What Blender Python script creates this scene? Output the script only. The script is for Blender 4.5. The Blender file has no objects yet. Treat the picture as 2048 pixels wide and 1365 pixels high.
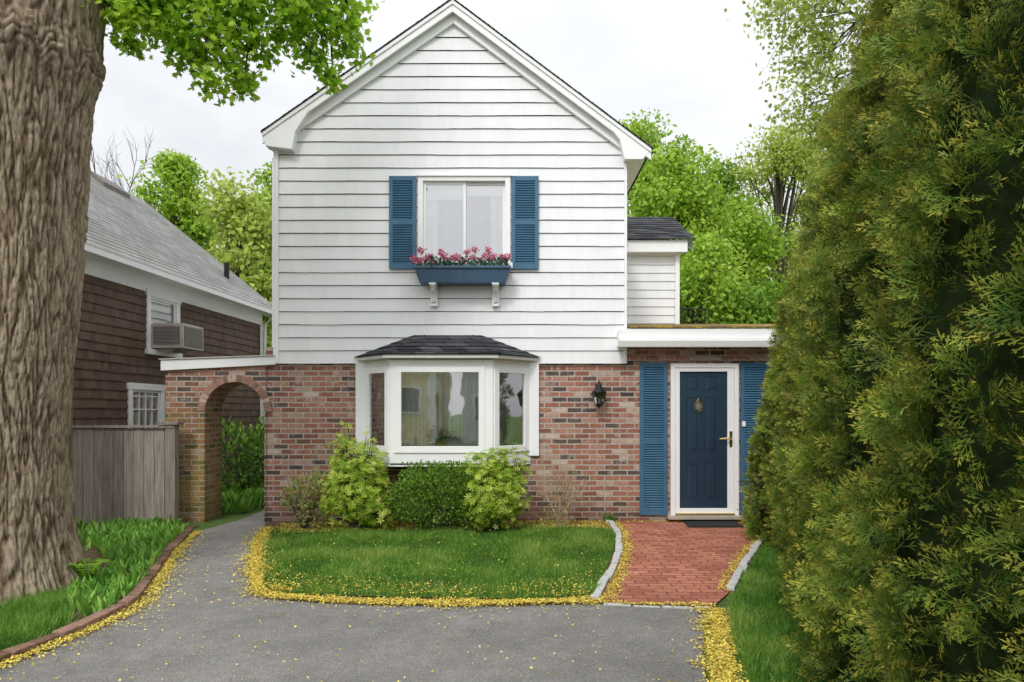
import bpy, math, random
import numpy as np
from mathutils import Vector, noise as mnoise
rng=np.random.default_rng(7); random.seed(7)
scene=bpy.context.scene
F=1365.0; EYE=1.57; HY=825.0
def WX(px,Y=9.75): return (px-1024)*Y/F
def WZ(py,Y=9.75): return EYE+(HY-py)*Y/F
def G(px,py):
    Y=F*EYE/(py-HY); return ((px-1024)*Y/F, Y)
# ---------------------------------------------------------------- materials
def newmat(name):
    m=bpy.data.materials.new(name); m.use_nodes=True
    nt=m.node_tree; nt.nodes.clear()
    out=nt.nodes.new('ShaderNodeOutputMaterial')
    return m,nt,out
def N(nt,t,**kw):
    n=nt.nodes.new(t)
    for k,v in kw.items(): setattr(n,k,v)
    return n
def ramp(nt,fac,stops,interp='LINEAR'):
    r=N(nt,'ShaderNodeValToRGB'); cr=r.color_ramp; cr.interpolation=interp
    while len(cr.elements)<len(stops): cr.elements.new(0.5)
    for e,(p,c) in zip(cr.elements,stops):
        e.position=p; e.color=(c[0],c[1],c[2],1) if not isinstance(c,(int,float)) else (c,c,c,1)
    nt.links.new(fac,r.inputs[0]); return r.outputs[0]
def noise(nt,vec,scale,detail=4,rough=.6,dist=0):
    n=N(nt,'ShaderNodeTexNoise'); n.inputs['Scale'].default_value=scale; n.inputs['Detail'].default_value=detail
    n.inputs['Roughness'].default_value=rough; n.inputs['Distortion'].default_value=dist
    nt.links.new(vec,n.inputs['Vector']); return n.outputs['Fac']
def objvec(nt,scale=None):
    tc=N(nt,'ShaderNodeTexCoord'); v=tc.outputs['Object']
    if scale:
        mp=N(nt,'ShaderNodeMapping'); mp.inputs['Scale'].default_value=scale; nt.links.new(v,mp.inputs[0]); v=mp.outputs[0]
    return v
def mix(nt,f,a,b,mode='MIX'):
    m=N(nt,'ShaderNodeMix'); m.data_type='RGBA'; m.blend_type=mode
    for s,v in ((0,f),(6,a),(7,b)):
        if isinstance(v,(int,float)): m.inputs[s].default_value=v
        elif isinstance(v,tuple): m.inputs[s].default_value=(*v,1)
        else: nt.links.new(v,m.inputs[s])
    return m.outputs[2]
def math_(nt,op,a,b=0.0):
    m=N(nt,'ShaderNodeMath',operation=op)
    for i,v in enumerate((a,b)):
        if isinstance(v,(int,float)): m.inputs[i].default_value=v
        else: nt.links.new(v,m.inputs[i])
    return m.outputs[0]
def bump(nt,h,strength,dist=.01):
    b=N(nt,'ShaderNodeBump'); b.inputs['Strength'].default_value=strength; b.inputs['Distance'].default_value=dist
    nt.links.new(h,b.inputs['Height']); return b.outputs[0]
def principled(nt,out,col,rough=.6,nrm=None,metal=0,spec=.3):
    p=N(nt,'ShaderNodeBsdfPrincipled')
    if isinstance(col,tuple): p.inputs['Base Color'].default_value=(*col,1)
    else: nt.links.new(col,p.inputs['Base Color'])
    if isinstance(rough,(int,float)): p.inputs['Roughness'].default_value=rough
    else: nt.links.new(rough,p.inputs['Roughness'])
    p.inputs['Metallic'].default_value=metal; p.inputs['Specular IOR Level'].default_value=spec
    if nrm: nt.links.new(nrm,p.inputs['Normal'])
    nt.links.new(p.outputs[0],out.inputs[0]); return p
def M(name,base,rough=.55,var=.12,scale=5,bs=.15,bscale=60,metal=0,stretch=None,spec=.3):
    m,nt,out=newmat(name); v=objvec(nt,stretch)
    f=noise(nt,v,scale,5,.65)
    c=ramp(nt,f,[(.3,tuple(x*(1-var) for x in base)),(.7,tuple(min(1,x*(1+var)) for x in base))])
    b=bump(nt,noise(nt,v,bscale,3),bs,.004)
    principled(nt,out,c,rough,b,metal,spec); return m
def leafmat(name,stops,trans=.4,tip=None,rough=.5):
    m,nt,out=newmat(name)
    a=N(nt,'ShaderNodeAttribute',attribute_name='rnd')
    c=ramp(nt,a.outputs['Fac'],stops)
    if tip:
        t=N(nt,'ShaderNodeAttribute',attribute_name='tip')
        c=mix(nt,t.outputs['Fac'],c,tip)
    if trans<=0: principled(nt,out,c,rough,spec=.2); return m
    p=principled(nt,out,c,rough,spec=.25)
    tr=N(nt,'ShaderNodeBsdfTranslucent'); nt.links.new(c,tr.inputs[0])
    ms=N(nt,'ShaderNodeMixShader'); ms.inputs[0].default_value=trans
    nt.links.new(p.outputs[0],ms.inputs[1]); nt.links.new(tr.outputs[0],ms.inputs[2]); nt.links.new(ms.outputs[0],out.inputs[0])
    return m
def brickmat(name,stops,mortar,bw,bh,ms,patch=(.62,.52,.46),patchamt=.35,flat=False,moss=False,offset=.5,wob=.012):
    m,nt,out=newmat(name)
    tc=N(nt,'ShaderNodeTexCoord'); s=N(nt,'ShaderNodeSeparateXYZ'); nt.links.new(tc.outputs['Object'],s.inputs[0])
    cb=N(nt,'ShaderNodeCombineXYZ')
    if flat:
        nt.links.new(s.outputs[0],cb.inputs[0]); nt.links.new(s.outputs[1],cb.inputs[1])
    else:
        nt.links.new(math_(nt,'ADD',s.outputs[0],s.outputs[1]),cb.inputs[0]); nt.links.new(s.outputs[2],cb.inputs[1])
    nz=N(nt,'ShaderNodeTexNoise'); nz.inputs['Scale'].default_value=9; nt.links.new(cb.outputs[0],nz.inputs['Vector'])
    sub=N(nt,'ShaderNodeVectorMath',operation='SUBTRACT'); sub.inputs[1].default_value=(.5,.5,.5); nt.links.new(nz.outputs['Color'],sub.inputs[0])
    sc=N(nt,'ShaderNodeVectorMath',operation='SCALE'); sc.inputs[3].default_value=wob; nt.links.new(sub.outputs[0],sc.inputs[0])
    ad=N(nt,'ShaderNodeVectorMath',operation='ADD'); nt.links.new(cb.outputs[0],ad.inputs[0]); nt.links.new(sc.outputs[0],ad.inputs[1])
    b=N(nt,'ShaderNodeTexBrick'); nt.links.new(ad.outputs[0],b.inputs['Vector'])
    b.inputs['Color1'].default_value=(0,0,0,1); b.inputs['Color2'].default_value=(1,1,1,1); b.inputs['Mortar'].default_value=(.5,.5,.5,1)
    b.inputs['Scale'].default_value=1; b.inputs['Mortar Size'].default_value=ms; b.inputs['Mortar Smooth'].default_value=.25
    b.inputs['Brick Width'].default_value=bw; b.inputs['Row Height'].default_value=bh; b.offset=offset
    col=ramp(nt,b.outputs['Color'],stops)
    v=objvec(nt)
    grime=ramp(nt,noise(nt,v,30,5,.7),[(.3,.72),(.7,1.22)])
    col=mix(nt,1.0,col,grime,'MULTIPLY')
    big=ramp(nt,noise(nt,v,1.3,3),[(.35,.86),(.65,1.1)])
    col=mix(nt,1.0,col,big,'MULTIPLY')
    pm=ramp(nt,noise(nt,v,7,6,.75),[(.55,0.0),(.66,1.0)])
    pm=math_(nt,'MULTIPLY',pm,patchamt)
    col=mix(nt,pm,col,patch)
    mc=ramp(nt,noise(nt,v,12,4),[(.3,tuple(x*.8 for x in mortar)),(.7,tuple(x*1.15 for x in mortar))])
    col=mix(nt,b.outputs['Fac'],col,mc)
    if moss:
        mn=ramp(nt,noise(nt,v,3.2,6,.7),[(.3,0.15),(.55,1.0)])
        mx=ramp(nt,math_(nt,'ADD',math_(nt,'MULTIPLY',s.outputs[0],-.8),-2.95),[(.0,.10),(.6,1.0)])
        mz=ramp(nt,math_(nt,'MULTIPLY',s.outputs[2],.5),[(.0,1.0),(.75,.55),(.95,.1)])
        mm=math_(nt,'MULTIPLY',math_(nt,'MULTIPLY',math_(nt,'MULTIPLY',mn,mx),.78),mz)
        col=mix(nt,mm,col,(.25,.195,.035))
        # colour darkens towards the foot of the wall
        ft=ramp(nt,math_(nt,'ADD',s.outputs[2],math_(nt,'MULTIPLY',noise(nt,v,4,4),.3)),[(.12,.62),(.55,1.0)])
        col=mix(nt,1.0,col,ft,'MULTIPLY')
    inv=math_(nt,'SUBTRACT',1.0,b.outputs['Fac'])
    h=math_(nt,'ADD',inv,math_(nt,'MULTIPLY',noise(nt,v,90,4),.4))
    principled(nt,out,col,.85,bump(nt,h,.8,.006),spec=.2)
    return m
def shinglemat(name,c1,c2,w,h,lo=.35,extra=None,flatuv=False):
    m,nt,out=newmat(name)
    tc=N(nt,'ShaderNodeTexCoord'); s=N(nt,'ShaderNodeSeparateXYZ'); nt.links.new(tc.outputs['Object'],s.inputs[0])
    cb=N(nt,'ShaderNodeCombineXYZ')
    if flatuv=='y': nt.links.new(s.outputs[1],cb.inputs[0])
    else: nt.links.new(math_(nt,'ADD',s.outputs[0],s.outputs[1]),cb.inputs[0])
    nt.links.new(s.outputs[2],cb.inputs[1])
    b=N(nt,'ShaderNodeTexBrick'); nt.links.new(cb.outputs[0],b.inputs['Vector'])
    b.inputs['Color1'].default_value=(0,0,0,1); b.inputs['Color2'].default_value=(1,1,1,1); b.inputs['Mortar'].default_value=(.2,.2,.2,1)
    b.inputs['Scale'].default_value=1; b.inputs['Mortar Size'].default_value=.006; b.inputs['Brick Width'].default_value=w; b.inputs['Row Height'].default_value=h
    col=ramp(nt,b.outputs['Color'],[(0,c1),(1,c2)])
    v=objvec(nt)
    col=mix(nt,1.0,col,ramp(nt,noise(nt,v,60,4,.8),[(.3,.6),(.7,1.35)]),'MULTIPLY')
    col=mix(nt,1.0,col,ramp(nt,noise(nt,v,1.1,4),[(.3,.8),(.7,1.15)]),'MULTIPLY')
    col=mix(nt,b.outputs['Fac'],col,tuple(x*lo for x in c1))
    if extra:
        col=mix(nt,ramp(nt,noise(nt,v,2.2,7,.8),[(extra[1],0.0),(extra[1]+.08,1.0)]),col,extra[0])
    inv=math_(nt,'SUBTRACT',1.0,b.outputs['Fac'])
    principled(nt,out,col,.9,bump(nt,math_(nt,'ADD',inv,math_(nt,'MULTIPLY',b.outputs['Color'],.4)),.7,.008),spec=.15)
    return m
def sidingmat(name,base,w=.22,seam=.75,var=.06,h=.1857,z0=2.263,blotch=None):
    m,nt,out=newmat(name)
    tc=N(nt,'ShaderNodeTexCoord'); s=N(nt,'ShaderNodeSeparateXYZ'); nt.links.new(tc.outputs['Object'],s.inputs[0])
    cb=N(nt,'ShaderNodeCombineXYZ'); nt.links.new(math_(nt,'ADD',s.outputs[0],s.outputs[1]),cb.inputs[0])
    nt.links.new(math_(nt,'SUBTRACT',s.outputs[2],z0),cb.inputs[1])
    b=N(nt,'ShaderNodeTexBrick'); nt.links.new(cb.outputs[0],b.inputs['Vector'])
    b.inputs['Color1'].default_value=(0,0,0,1); b.inputs['Color2'].default_value=(1,1,1,1); b.inputs['Mortar'].default_value=(.5,.5,.5,1)
    b.inputs['Scale'].default_value=1; b.inputs['Mortar Size'].default_value=.0018; b.inputs['Brick Width'].default_value=w; b.inputs['Row Height'].default_value=h
    b.offset=.37; b.squash=.7; b.squash_frequency=3
    col=ramp(nt,b.outputs['Color'],[(0,tuple(x*(1-var) for x in base)),(1,tuple(min(1,x*(1+var*.4)) for x in base))])
    v=objvec(nt)
    col=mix(nt,1.0,col,ramp(nt,noise(nt,objvec(nt,(1,1,.3)),5,5,.7),[(.3,.95),(.7,1.02)]),'MULTIPLY')
    col=mix(nt,b.outputs['Fac'],col,tuple(x*seam for x in base))
    if blotch: col=mix(nt,ramp(nt,noise(nt,v,4,6,.8),[(.6,0.0),(.75,.5)]),col,blotch)
    inv=math_(nt,'SUBTRACT',1.0,b.outputs['Fac'])
    g=noise(nt,objvec(nt,(60,60,3)),3,4)
    principled(nt,out,col,.6,bump(nt,math_(nt,'ADD',inv,math_(nt,'MULTIPLY',g,.6)),.3,.003),spec=.3)
    return m
m_sid=sidingmat('white_shingle_paint',(.83,.83,.835),seam=.88,var=.025)
m_butt=M('shingle_butt_shadow',(.10,.098,.11),.8)  # near-black on white shingle undersides paints the shadow line below each course
m_gapshade=M('gap_shade_backing',(.03,.03,.035),.95)  # dark sheet behind the siding, paints shade into the gaps between courses
m_white=M('white_trim_paint',(.86,.86,.855),.4,.03,3,.05)
m_blue=M('blue_paint',(.055,.145,.235),.42,.12,6,.15,50)
m_door=M('blue_door_paint',(.135,.235,.37),.4,.06,6,.1,50)
m_bluedark=M('blue_box_paint',(.06,.115,.18),.5,.15,6,.2)
m_brick=brickmat('red_brick',[(0,(.085,.06,.055)),(.15,(.13,.09,.08)),(.22,(.23,.10,.075)),(.45,(.33,.135,.095)),(.7,(.38,.17,.12)),(.86,(.40,.23,.17)),(.95,(.46,.33,.26)),(1,(.56,.46,.40))],(.46,.41,.36),.215,.0745,.0105,patch=(.68,.60,.55),patchamt=.5,moss=True)
m_paver=brickmat('brick_pavers',[(0,(.33,.11,.07)),(.5,(.42,.155,.10)),(1,(.50,.20,.125))],(.13,.07,.05),.205,.10,.007,patch=(.5,.27,.18),patchamt=.15,flat=True,wob=.006)
m_dshing=shinglemat('dark_roof_shingle',(.025,.027,.031),(.085,.086,.092),.3,.085)
m_gshing=shinglemat('weathered_roof_shingle',(.25,.25,.235),(.34,.34,.325),.3,.09,.6,extra=((.40,.31,.07),.66),flatuv='y')
m_brown=sidingmat('brown_wood_shingle',(.135,.078,.055),.14,.4,.35,.15,0,blotch=(.19,.13,.10))
m_brownbutt=M('brown_butt_shadow',(.020,.012,.009),.9)  # near-black undersides paint shade below the brown shingle courses
m_wood=M('weathered_fence_wood',(.27,.225,.195),.85,.4,4,.5,30,stretch=(9,9,.6))
m_black=M('black_metal',(.012,.012,.013),.4,.2)
m_brass=M('brass',(.85,.66,.30),.3,.1,8,.05,40,1)
m_granite=M('granite',(.46,.46,.43),.85,.35,35,.8,60)
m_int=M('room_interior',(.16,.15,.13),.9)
m_curt=M('sheer_curtain',(.74,.77,.72),.9,.1)
m_curtw=M('white_drape',(.85,.85,.87),.9,.04)
m_flatroof=shinglemat('mossy_flat_roof',(.13,.10,.05),(.20,.15,.06),.3,.09,.5,extra=((.45,.29,.04),.50))
m_mat=M('rubber_mat',(.02,.02,.02),.9,.3,30,.9,60)
m_acb=M('ac_metal',(.50,.46,.42),.5,.15)
m_acg=M('ac_grille',(.16,.14,.13),.6,.2)
m_trunkb=M('far_bark',(.09,.075,.06),.9,.3,6,.5,20,stretch=(1,1,.2))
m_yel=M('yellow_clapboard',(.74,.65,.36),.7)
m_grey=M('pale_clapboard',(.60,.62,.62),.7)
m_soil=M('soil_mulch',(.10,.065,.035),.95,.5,12,1,40)
def glassmat(name,fac,tint=(.95,.97,.97)):
    m,nt,out=newmat(name)
    t=N(nt,'ShaderNodeBsdfTransparent'); t.inputs[0].default_value=(*tint,1)
    g=N(nt,'ShaderNodeBsdfGlossy'); g.inputs['Roughness'].default_value=.015
    v=objvec(nt); nt.links.new(bump(nt,noise(nt,v,1.6,2),.12,.02),g.inputs['Normal'])
    lw=N(nt,'ShaderNodeFresnel'); lw.inputs[0].default_value=1.45
    f=math_(nt,'ADD',lw.outputs[0],fac)
    ms=N(nt,'ShaderNodeMixShader'); nt.links.new(f,ms.inputs[0]); nt.links.new(t.outputs[0],ms.inputs[1]); nt.links.new(g.outputs[0],ms.inputs[2])
    nt.links.new(ms.outputs[0],out.inputs[0]); return m
m_glass=glassmat('window_glass',.40); m_glassl=glassmat('storm_glass',.02)
# ---------------------------------------------------------------- mesh helpers
def link(o,parent=None):
    scene.collection.objects.link(o)
    if parent: o.parent=parent
    return o
def empty(name):
    e=bpy.data.objects.new(name,None); e.empty_display_size=.2; return link(e)
class MB:
    def __init__(s): s.v=[];s.f=[];s.m=[];s.mats=[]
    def mi(s,mat):
        if mat not in s.mats: s.mats.append(mat)
        return s.mats.index(mat)
    def face(s,pts,mat):
        b=len(s.v); s.v+= [tuple(p) for p in pts]; s.f.append(tuple(range(b,b+len(pts)))); s.m.append(s.mi(mat))
    def hexa(s,c,mat):
        b=len(s.v); s.v+=[tuple(p) for p in c]; i=s.mi(mat)
        for q in ((0,3,2,1),(4,5,6,7),(0,1,5,4),(1,2,6,5),(2,3,7,6),(3,0,4,7)):
            s.f.append(tuple(b+k for k in q)); s.m.append(i)
    def box(s,x0,x1,y0,y1,z0,z1,mat):
        s.hexa([(x0,y0,z0),(x1,y0,z0),(x1,y1,z0),(x0,y1,z0),(x0,y0,z1),(x1,y0,z1),(x1,y1,z1),(x0,y1,z1)],mat)
    def lbox(s,fr,u0,u1,n0,n1,z0,z1,mat):
        O,U,Nn=fr
        def P(u,n,z): return (O[0]+U[0]*u+Nn[0]*n, O[1]+U[1]*u+Nn[1]*n, z)
        s.hexa([P(u0,n1,z0),P(u1,n1,z0),P(u1,n0,z0),P(u0,n0,z0),P(u0,n1,z1),P(u1,n1,z1),P(u1,n0,z1),P(u0,n0,z1)],mat)
    def extr(s,poly,y0,y1,mat):
        n=len(poly); b=len(s.v); i=s.mi(mat)
        s.v+=[(x,y0,z) for x,z in poly]+[(x,y1,z) for x,z in poly]
        s.f.append(tuple(range(b,b+n))); s.f.append(tuple(range(b+2*n-1,b+n-1,-1))); s.m+=[i,i]
        for k in range(n):
            k2=(k+1)%n; s.f.append((b+k,b+n+k,b+n+k2,b+k2)); s.m.append(i)
    def prism(s,poly,z0,z1,mat):
        n=len(poly); b=len(s.v); i=s.mi(mat)
        s.v+=[(p[0],p[1],z0) for p in poly]+[(p[0],p[1],z1) for p in poly]
        s.f.append(tuple(range(b+n-1,b-1,-1))); s.f.append(tuple(range(b+n,b+2*n))); s.m+=[i,i]
        for k in range(n):
            k2=(k+1)%n; s.f.append((b+k,b+k2,b+n+k2,b+n+k)); s.m.append(i)
    def tube(s,pts,rads,mat,sides=8):
        V,Fc=tube(pts,rads,sides); b=len(s.v); i=s.mi(mat)
        s.v+=[tuple(p) for p in V]
        for q in Fc: s.f.append(tuple(b+k for k in q)); s.m.append(i)
    def sphere(s,c,r,mat,seg=12,rings=8):
        if isinstance(r,(int,float)): r=(r,r,r)
        b=len(s.v); i=s.mi(mat)
        for a in range(rings+1):
            t=math.pi*a/rings
            for k in range(seg):
                p=2*math.pi*k/seg
                s.v.append((c[0]+r[0]*math.sin(t)*math.cos(p),c[1]+r[1]*math.sin(t)*math.sin(p),c[2]+r[2]*math.cos(t)))
        for a in range(rings):
            for k in range(seg):
                k2=(k+1)%seg
                s.f.append((b+a*seg+k,b+(a+1)*seg+k,b+(a+1)*seg+k2,b+a*seg+k2)); s.m.append(i)
    def obj(s,name,parent=None,bevel=0,smooth=False):
        me=bpy.data.meshes.new(name); me.from_pydata(s.v,[],s.f)
        for m in s.mats: me.materials.append(m)
        me.polygons.foreach_set('material_index',s.m)
        if smooth: me.polygons.foreach_set('use_smooth',[True]*len(s.f))
        me.update()
        o=link(bpy.data.objects.new(name,me),parent)
        if bevel:
            bm=o.modifiers.new('bevel','BEVEL'); bm.width=bevel; bm.segments=2; bm.limit_method='ANGLE'
        return o
def tube(pts,rads,sides=8):
    V=[];Fc=[]; n=len(pts); pts=[Vector(p) for p in pts]
    for i in range(n):
        d=(pts[min(i+1,n-1)]-pts[max(i-1,0)]); d.normalize()
        a=d.cross(Vector((0.13,0.31,.94)) if abs(d.z)<.9 else Vector((1,.1,0))); a.normalize(); b=d.cross(a)
        for k in range(sides):
            t=2*math.pi*k/sides; V.append(tuple(pts[i]+(a*math.cos(t)+b*math.sin(t))*rads[i]))
    for i in range(n-1):
        for k in range(sides):
            k2=(k+1)%sides; Fc.append((i*sides+k,i*sides+k2,(i+1)*sides+k2,(i+1)*sides+k))
    return V,Fc
def npmesh(name,V,Fa,mat,parent=None,attrs=None,smooth=False):
    me=bpy.data.meshes.new(name); V=np.ascontiguousarray(V,dtype=np.float32); Fa=np.ascontiguousarray(Fa,dtype=np.int32)
    n,k=Fa.shape
    me.vertices.add(len(V)); me.vertices.foreach_set('co',V.ravel())
    me.loops.add(n*k); me.loops.foreach_set('vertex_index',Fa.ravel())
    me.polygons.add(n); me.polygons.foreach_set('loop_start',np.arange(n,dtype=np.int32)*k)
    if smooth: me.polygons.foreach_set('use_smooth',np.ones(n,dtype=bool))
    me.update(calc_edges=True)
    if attrs:
        for nm,a in attrs.items():
            at=me.attributes.new(nm,'FLOAT','POINT'); at.data.foreach_set('value',np.ascontiguousarray(a,dtype=np.float32))
    me.materials.append(mat)
    return link(bpy.data.objects.new(name,me),parent)
def unit(a): return a/np.maximum(np.linalg.norm(a,axis=1,keepdims=True),1e-6)
def basis(d,n):
    d=unit(d); x=unit(np.cross(d,n)); z=np.cross(x,d)
    return np.stack([x,d,z],axis=2)
def scatter(name,TV,TF,P,R,S,mat,parent=None,rnd=None,tip=None):
    TV=np.array(TV,float); TF=np.array(TF,int); Nn=len(P); k=len(TV)
    S=np.asarray(S)
    if S.ndim==1: S=S[:,None]*np.ones(3)
    V=np.einsum('nij,nkj->nki',R,TV[None]*S[:,None,:])+P[:,None,:]
    Fa=(TF[None]+(np.arange(Nn)*k)[:,None,None]).reshape(-1,TF.shape[1])
    at={'rnd':np.repeat(rng.random(Nn) if rnd is None else rnd,k)}
    if tip is not None: at['tip']=np.tile(tip,Nn)*np.repeat(rng.random(Nn)**.7,k)
    return npmesh(name,V.reshape(-1,3),Fa,mat,parent,at)
LEAF=([(0,0,0),(.3,.45,.07),(0,1,-.03),(-.3,.45,.07)],[(0,1,2),(0,2,3)])
def fan(outline):
    V=[(0,.35,0)]+[(x,y,z) for x,y,z in outline]; n=len(outline)
    return V,[(0,1+i,1+(i+1)%n) for i in range(n)]
ml=[(0,0),(.12,.12),(.42,.05),(.33,.25),(.56,.5),(.3,.5),(.26,.72),(.12,.62),(0,1)]
MAPLE=fan([(x,y,.06*abs(x)*2-.05*y) for x,y in ml]+[(-x,y,.06*abs(x)*2-.05*y) for x,y in ml[-2:0:-1]])
def rdir(n): return unit(rng.normal(size=(n,3)))
def inpoly(P,poly):
    x,y=P[:,0],P[:,1]; c=np.zeros(len(P),bool); n=len(poly)
    for i in range(n):
        x1,y1=poly[i]; x2,y2=poly[i-1]
        if y1==y2: continue
        cond=((y1>y)!=(y2>y))&(x<(x2-x1)*(y-y1)/(y2-y1)+x1); c^=cond
    return c
def samp(poly,n):
    p=np.array(poly); lo=p.min(0); hi=p.max(0); out=[];t=0
    while t<n:
        q=lo+rng.random((n*2,2))*(hi-lo); q=q[inpoly(q,poly)]; out.append(q); t+=len(q)
    return np.concatenate(out)[:n]
def smooth(pts,closed=False,k=6):
    pts=[np.array(p,float) for p in pts]; n=len(pts); out=[]
    rngi=range(n if closed else n-1)
    for i in rngi:
        g=(lambda j:pts[j%n]) if closed else (lambda j:pts[min(max(j,0),n-1)])
        p0,p1,p2,p3=g(i-1),g(i),g(i+1),g(i+2)
        for s in range(k):
            t=s/k; out.append(.5*((2*p1)+(p2-p0)*t+(2*p0-5*p1+4*p2-p3)*t*t+(3*p1-p0-3*p2+p3)*t**3))
    if not closed: out.append(pts[-1])
    return [tuple(o) for o in out]
def sheet(name,poly,z,mat):
    b=MB(); b.face([(x,y,z) for x,y in poly],mat); return b.obj(name)
def courses(mb,fr,xr,z0,z1,e,mat,butt,holes=(),proud=.022,seg=.16,jit=.0035,gap=0.0):
    O,U,Nn=fr
    def P(u,n,z): return (O[0]+U[0]*u+Nn[0]*n,O[1]+U[1]*u+Nn[1]*n,z)
    z=z0
    while z<z1-1e-4:
        zt=min(z+e,z1)
        cuts={z,zt}
        for h in holes:
            for q in (h[2],h[3]):
                if z<q<zt: cuts.add(q)
        cuts=sorted(cuts); ph=random.random()*50
        for za,zb in zip(cuts[:-1],cuts[1:]):
            zm=(za+zb)/2
            A0,B0=xr(za); A1,B1=xr(zb)
            if B0-A0<.02: continue
            iv=[(A0,B0)]
            for h in holes:
                if h[2]<zm<h[3]:
                    ni=[]
                    for a,b in iv:
                        if h[0]>a and h[0]<b: ni.append((a,h[0]))
                        if h[1]<b and h[1]>a: ni.append((h[1],b))
                        if h[0]>=b or h[1]<=a: ni.append((a,b))
                    iv=ni
            na=proud*(1-(za-z)/e)+.002; nb=proud*(1-(zb-z)/e)+.002
            for a,b in iv:
                k=max(1,int((b-a)/seg)); us=np.linspace(a,b,k+1)
                us[1:-1]+=(np.random.rand(k-1)-.5)*seg*.5 if k>1 else 0
                def top(u):
                    if u==a and a==A0: return A1
                    if u==b and b==B0: return B1
                    return min(max(u,A1),B1)
                for i in range(k):
                    j0=mnoise.noise((us[i]*1.3,ph,0))*jit*2 if za==z else 0
                    j1=mnoise.noise((us[i+1]*1.3,ph,0))*jit*2 if za==z else 0
                    st=(random.random()-.5)*jit*.8 if za==z else 0
                    u0,u1=us[i],us[i+1]; t0,t1=top(u0),top(u1)
                    tz=zb-gap if (gap and zb==zt) else zb+.004
                    mb.face([P(u0,na,za+j0+st),P(u1,na,za+j1+st),P(t1,nb,tz),P(t0,nb,tz)],mat)
                    if za==z:
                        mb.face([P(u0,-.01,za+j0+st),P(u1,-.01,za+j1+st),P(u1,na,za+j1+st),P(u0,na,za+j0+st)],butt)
        z=zt
def wallholes(mb,x0,x1,z0,z1,y,th,holes,mat):
    xs=sorted({x0,x1,*[h[0] for h in holes],*[h[1] for h in holes]}); zs=sorted({z0,z1,*[h[2] for h in holes],*[h[3] for h in holes]})
    for i in range(len(xs)-1):
        for j in range(len(zs)-1):
            cx=(xs[i]+xs[i+1])/2; cz=(zs[j]+zs[j+1])/2
            if any(h[0]<cx<h[1] and h[2]<cz<h[3] for h in holes): continue
            mb.face([(xs[i],y,zs[j]),(xs[i+1],y,zs[j]),(xs[i+1],y,zs[j+1]),(xs[i],y,zs[j+1])],mat)
    for h in holes:
        a,b,c,d=h
        mb.face([(a,y,c),(a,y+th,c),(a,y+th,d),(a,y,d)],mat); mb.face([(b,y,c),(b,y,d),(b,y+th,d),(b,y+th,c)],mat)
        mb.face([(a,y,d),(a,y+th,d),(b,y+th,d),(b,y,d)],mat); mb.face([(a,y,c),(b,y,c),(b,y+th,c),(a,y+th,c)],mat)
def curtain(mb,x0,x1,y,z0,z1,mat,fold=.07,amp=.02):
    n=int((x1-x0)/.012); xs=np.linspace(x0,x1,n+1)
    ys=[y+amp*math.sin(x*2*math.pi/fold+1.5*math.sin(x*9))+.006*math.sin(x*61) for x in xs]
    for i in range(n): mb.face([(xs[i],ys[i],z0),(xs[i+1],ys[i+1],z0),(xs[i+1],ys[i+1],z1),(xs[i],ys[i],z1)],mat)
def shutter(name,x0,x1,z0,z1,y,rails,parent,mat=m_blue):
    b=MB(); st=.055*min(1,(x1-x0)/.4)
    b.box(x0+.01,x1-.01,y-.008,y,z0+.01,z1-.01,mat)
    b.box(x0,x0+st,y-.032,y-.005,z0,z1,mat); b.box(x1-st,x1,y-.032,y-.005,z0,z1,mat)
    hs=[(z0,z0+.075)]+[(r-.035,r+.035) for r in rails]+[(z1-.065,z1)]
    for a,c in hs: b.box(x0+st,x1-st,y-.030,y-.005,a,c,mat)
    for (a,c),(d,e) in zip(hs[:-1],hs[1:]):
        n=int((d-c)/.034); 
        for i in range(n):
            zz=c+(i+.5)*(d-c)/n
            b.hexa([(x0+st,y-.028,zz-.014),(x1-st,y-.028,zz-.014),(x1-st,y-.010,zz+.006),(x0+st,y-.010,zz+.006),
                    (x0+st,y-.028,zz-.008),(x1-st,y-.028,zz-.008),(x1-st,y-.010,zz+.012),(x0+st,y-.010,zz+.012)],mat)
    return b.obj(name,parent)
# ================================================================ WHITE HOUSE
H=empty('white_house')
XL,XR=WX(554),WX(1251); ZS=WZ(728); YW=9.72
YF=9.56
ax,az=WX(905,YF),WZ(-1,YF)
lx,lz=WX(524,YF),WZ(264,YF); rx,rz=WX(1303,YF),WZ(297,YF)
sl=(az-lz)/(ax-lx); sr=(az-rz)/(rx-ax)
drop=.24
def xr(z):
    a=XL;b=XR
    a=max(a,ax-(az-drop-z)/sl+.0); b=min(b,ax+(az-drop-z)/sr)
    return (a,b)
fw=(WX(845),WX(1016),WZ(528),WZ(363))
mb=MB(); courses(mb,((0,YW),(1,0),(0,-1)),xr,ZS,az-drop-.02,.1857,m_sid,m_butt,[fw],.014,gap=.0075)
wallholes(mb,XL,XR,ZS,5.3,YW+.012,.03,[fw],m_gapshade)
mb.face([(XL,YW+.012,5.3),(XR,YW+.012,5.3),(ax,YW+.012,az-.1)],m_gapshade)
mb.face([(XL,YW-.02,ZS),(XR,YW-.02,ZS),(XR,9.9,ZS),(XL,9.9,ZS)],m_white)
mb.obj('siding_front',H)
YB=18.5
mb=MB()
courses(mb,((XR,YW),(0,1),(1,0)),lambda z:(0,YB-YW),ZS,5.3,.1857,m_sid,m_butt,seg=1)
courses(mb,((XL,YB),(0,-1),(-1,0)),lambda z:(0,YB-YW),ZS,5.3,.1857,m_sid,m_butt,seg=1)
mb.face([(XL,YB,0),(XR,YB,0),(XR,YB,5.3),(ax,YB,az-.1),(XL,YB,5.3)],m_sid)
mb.obj('siding_sides',H)
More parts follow.
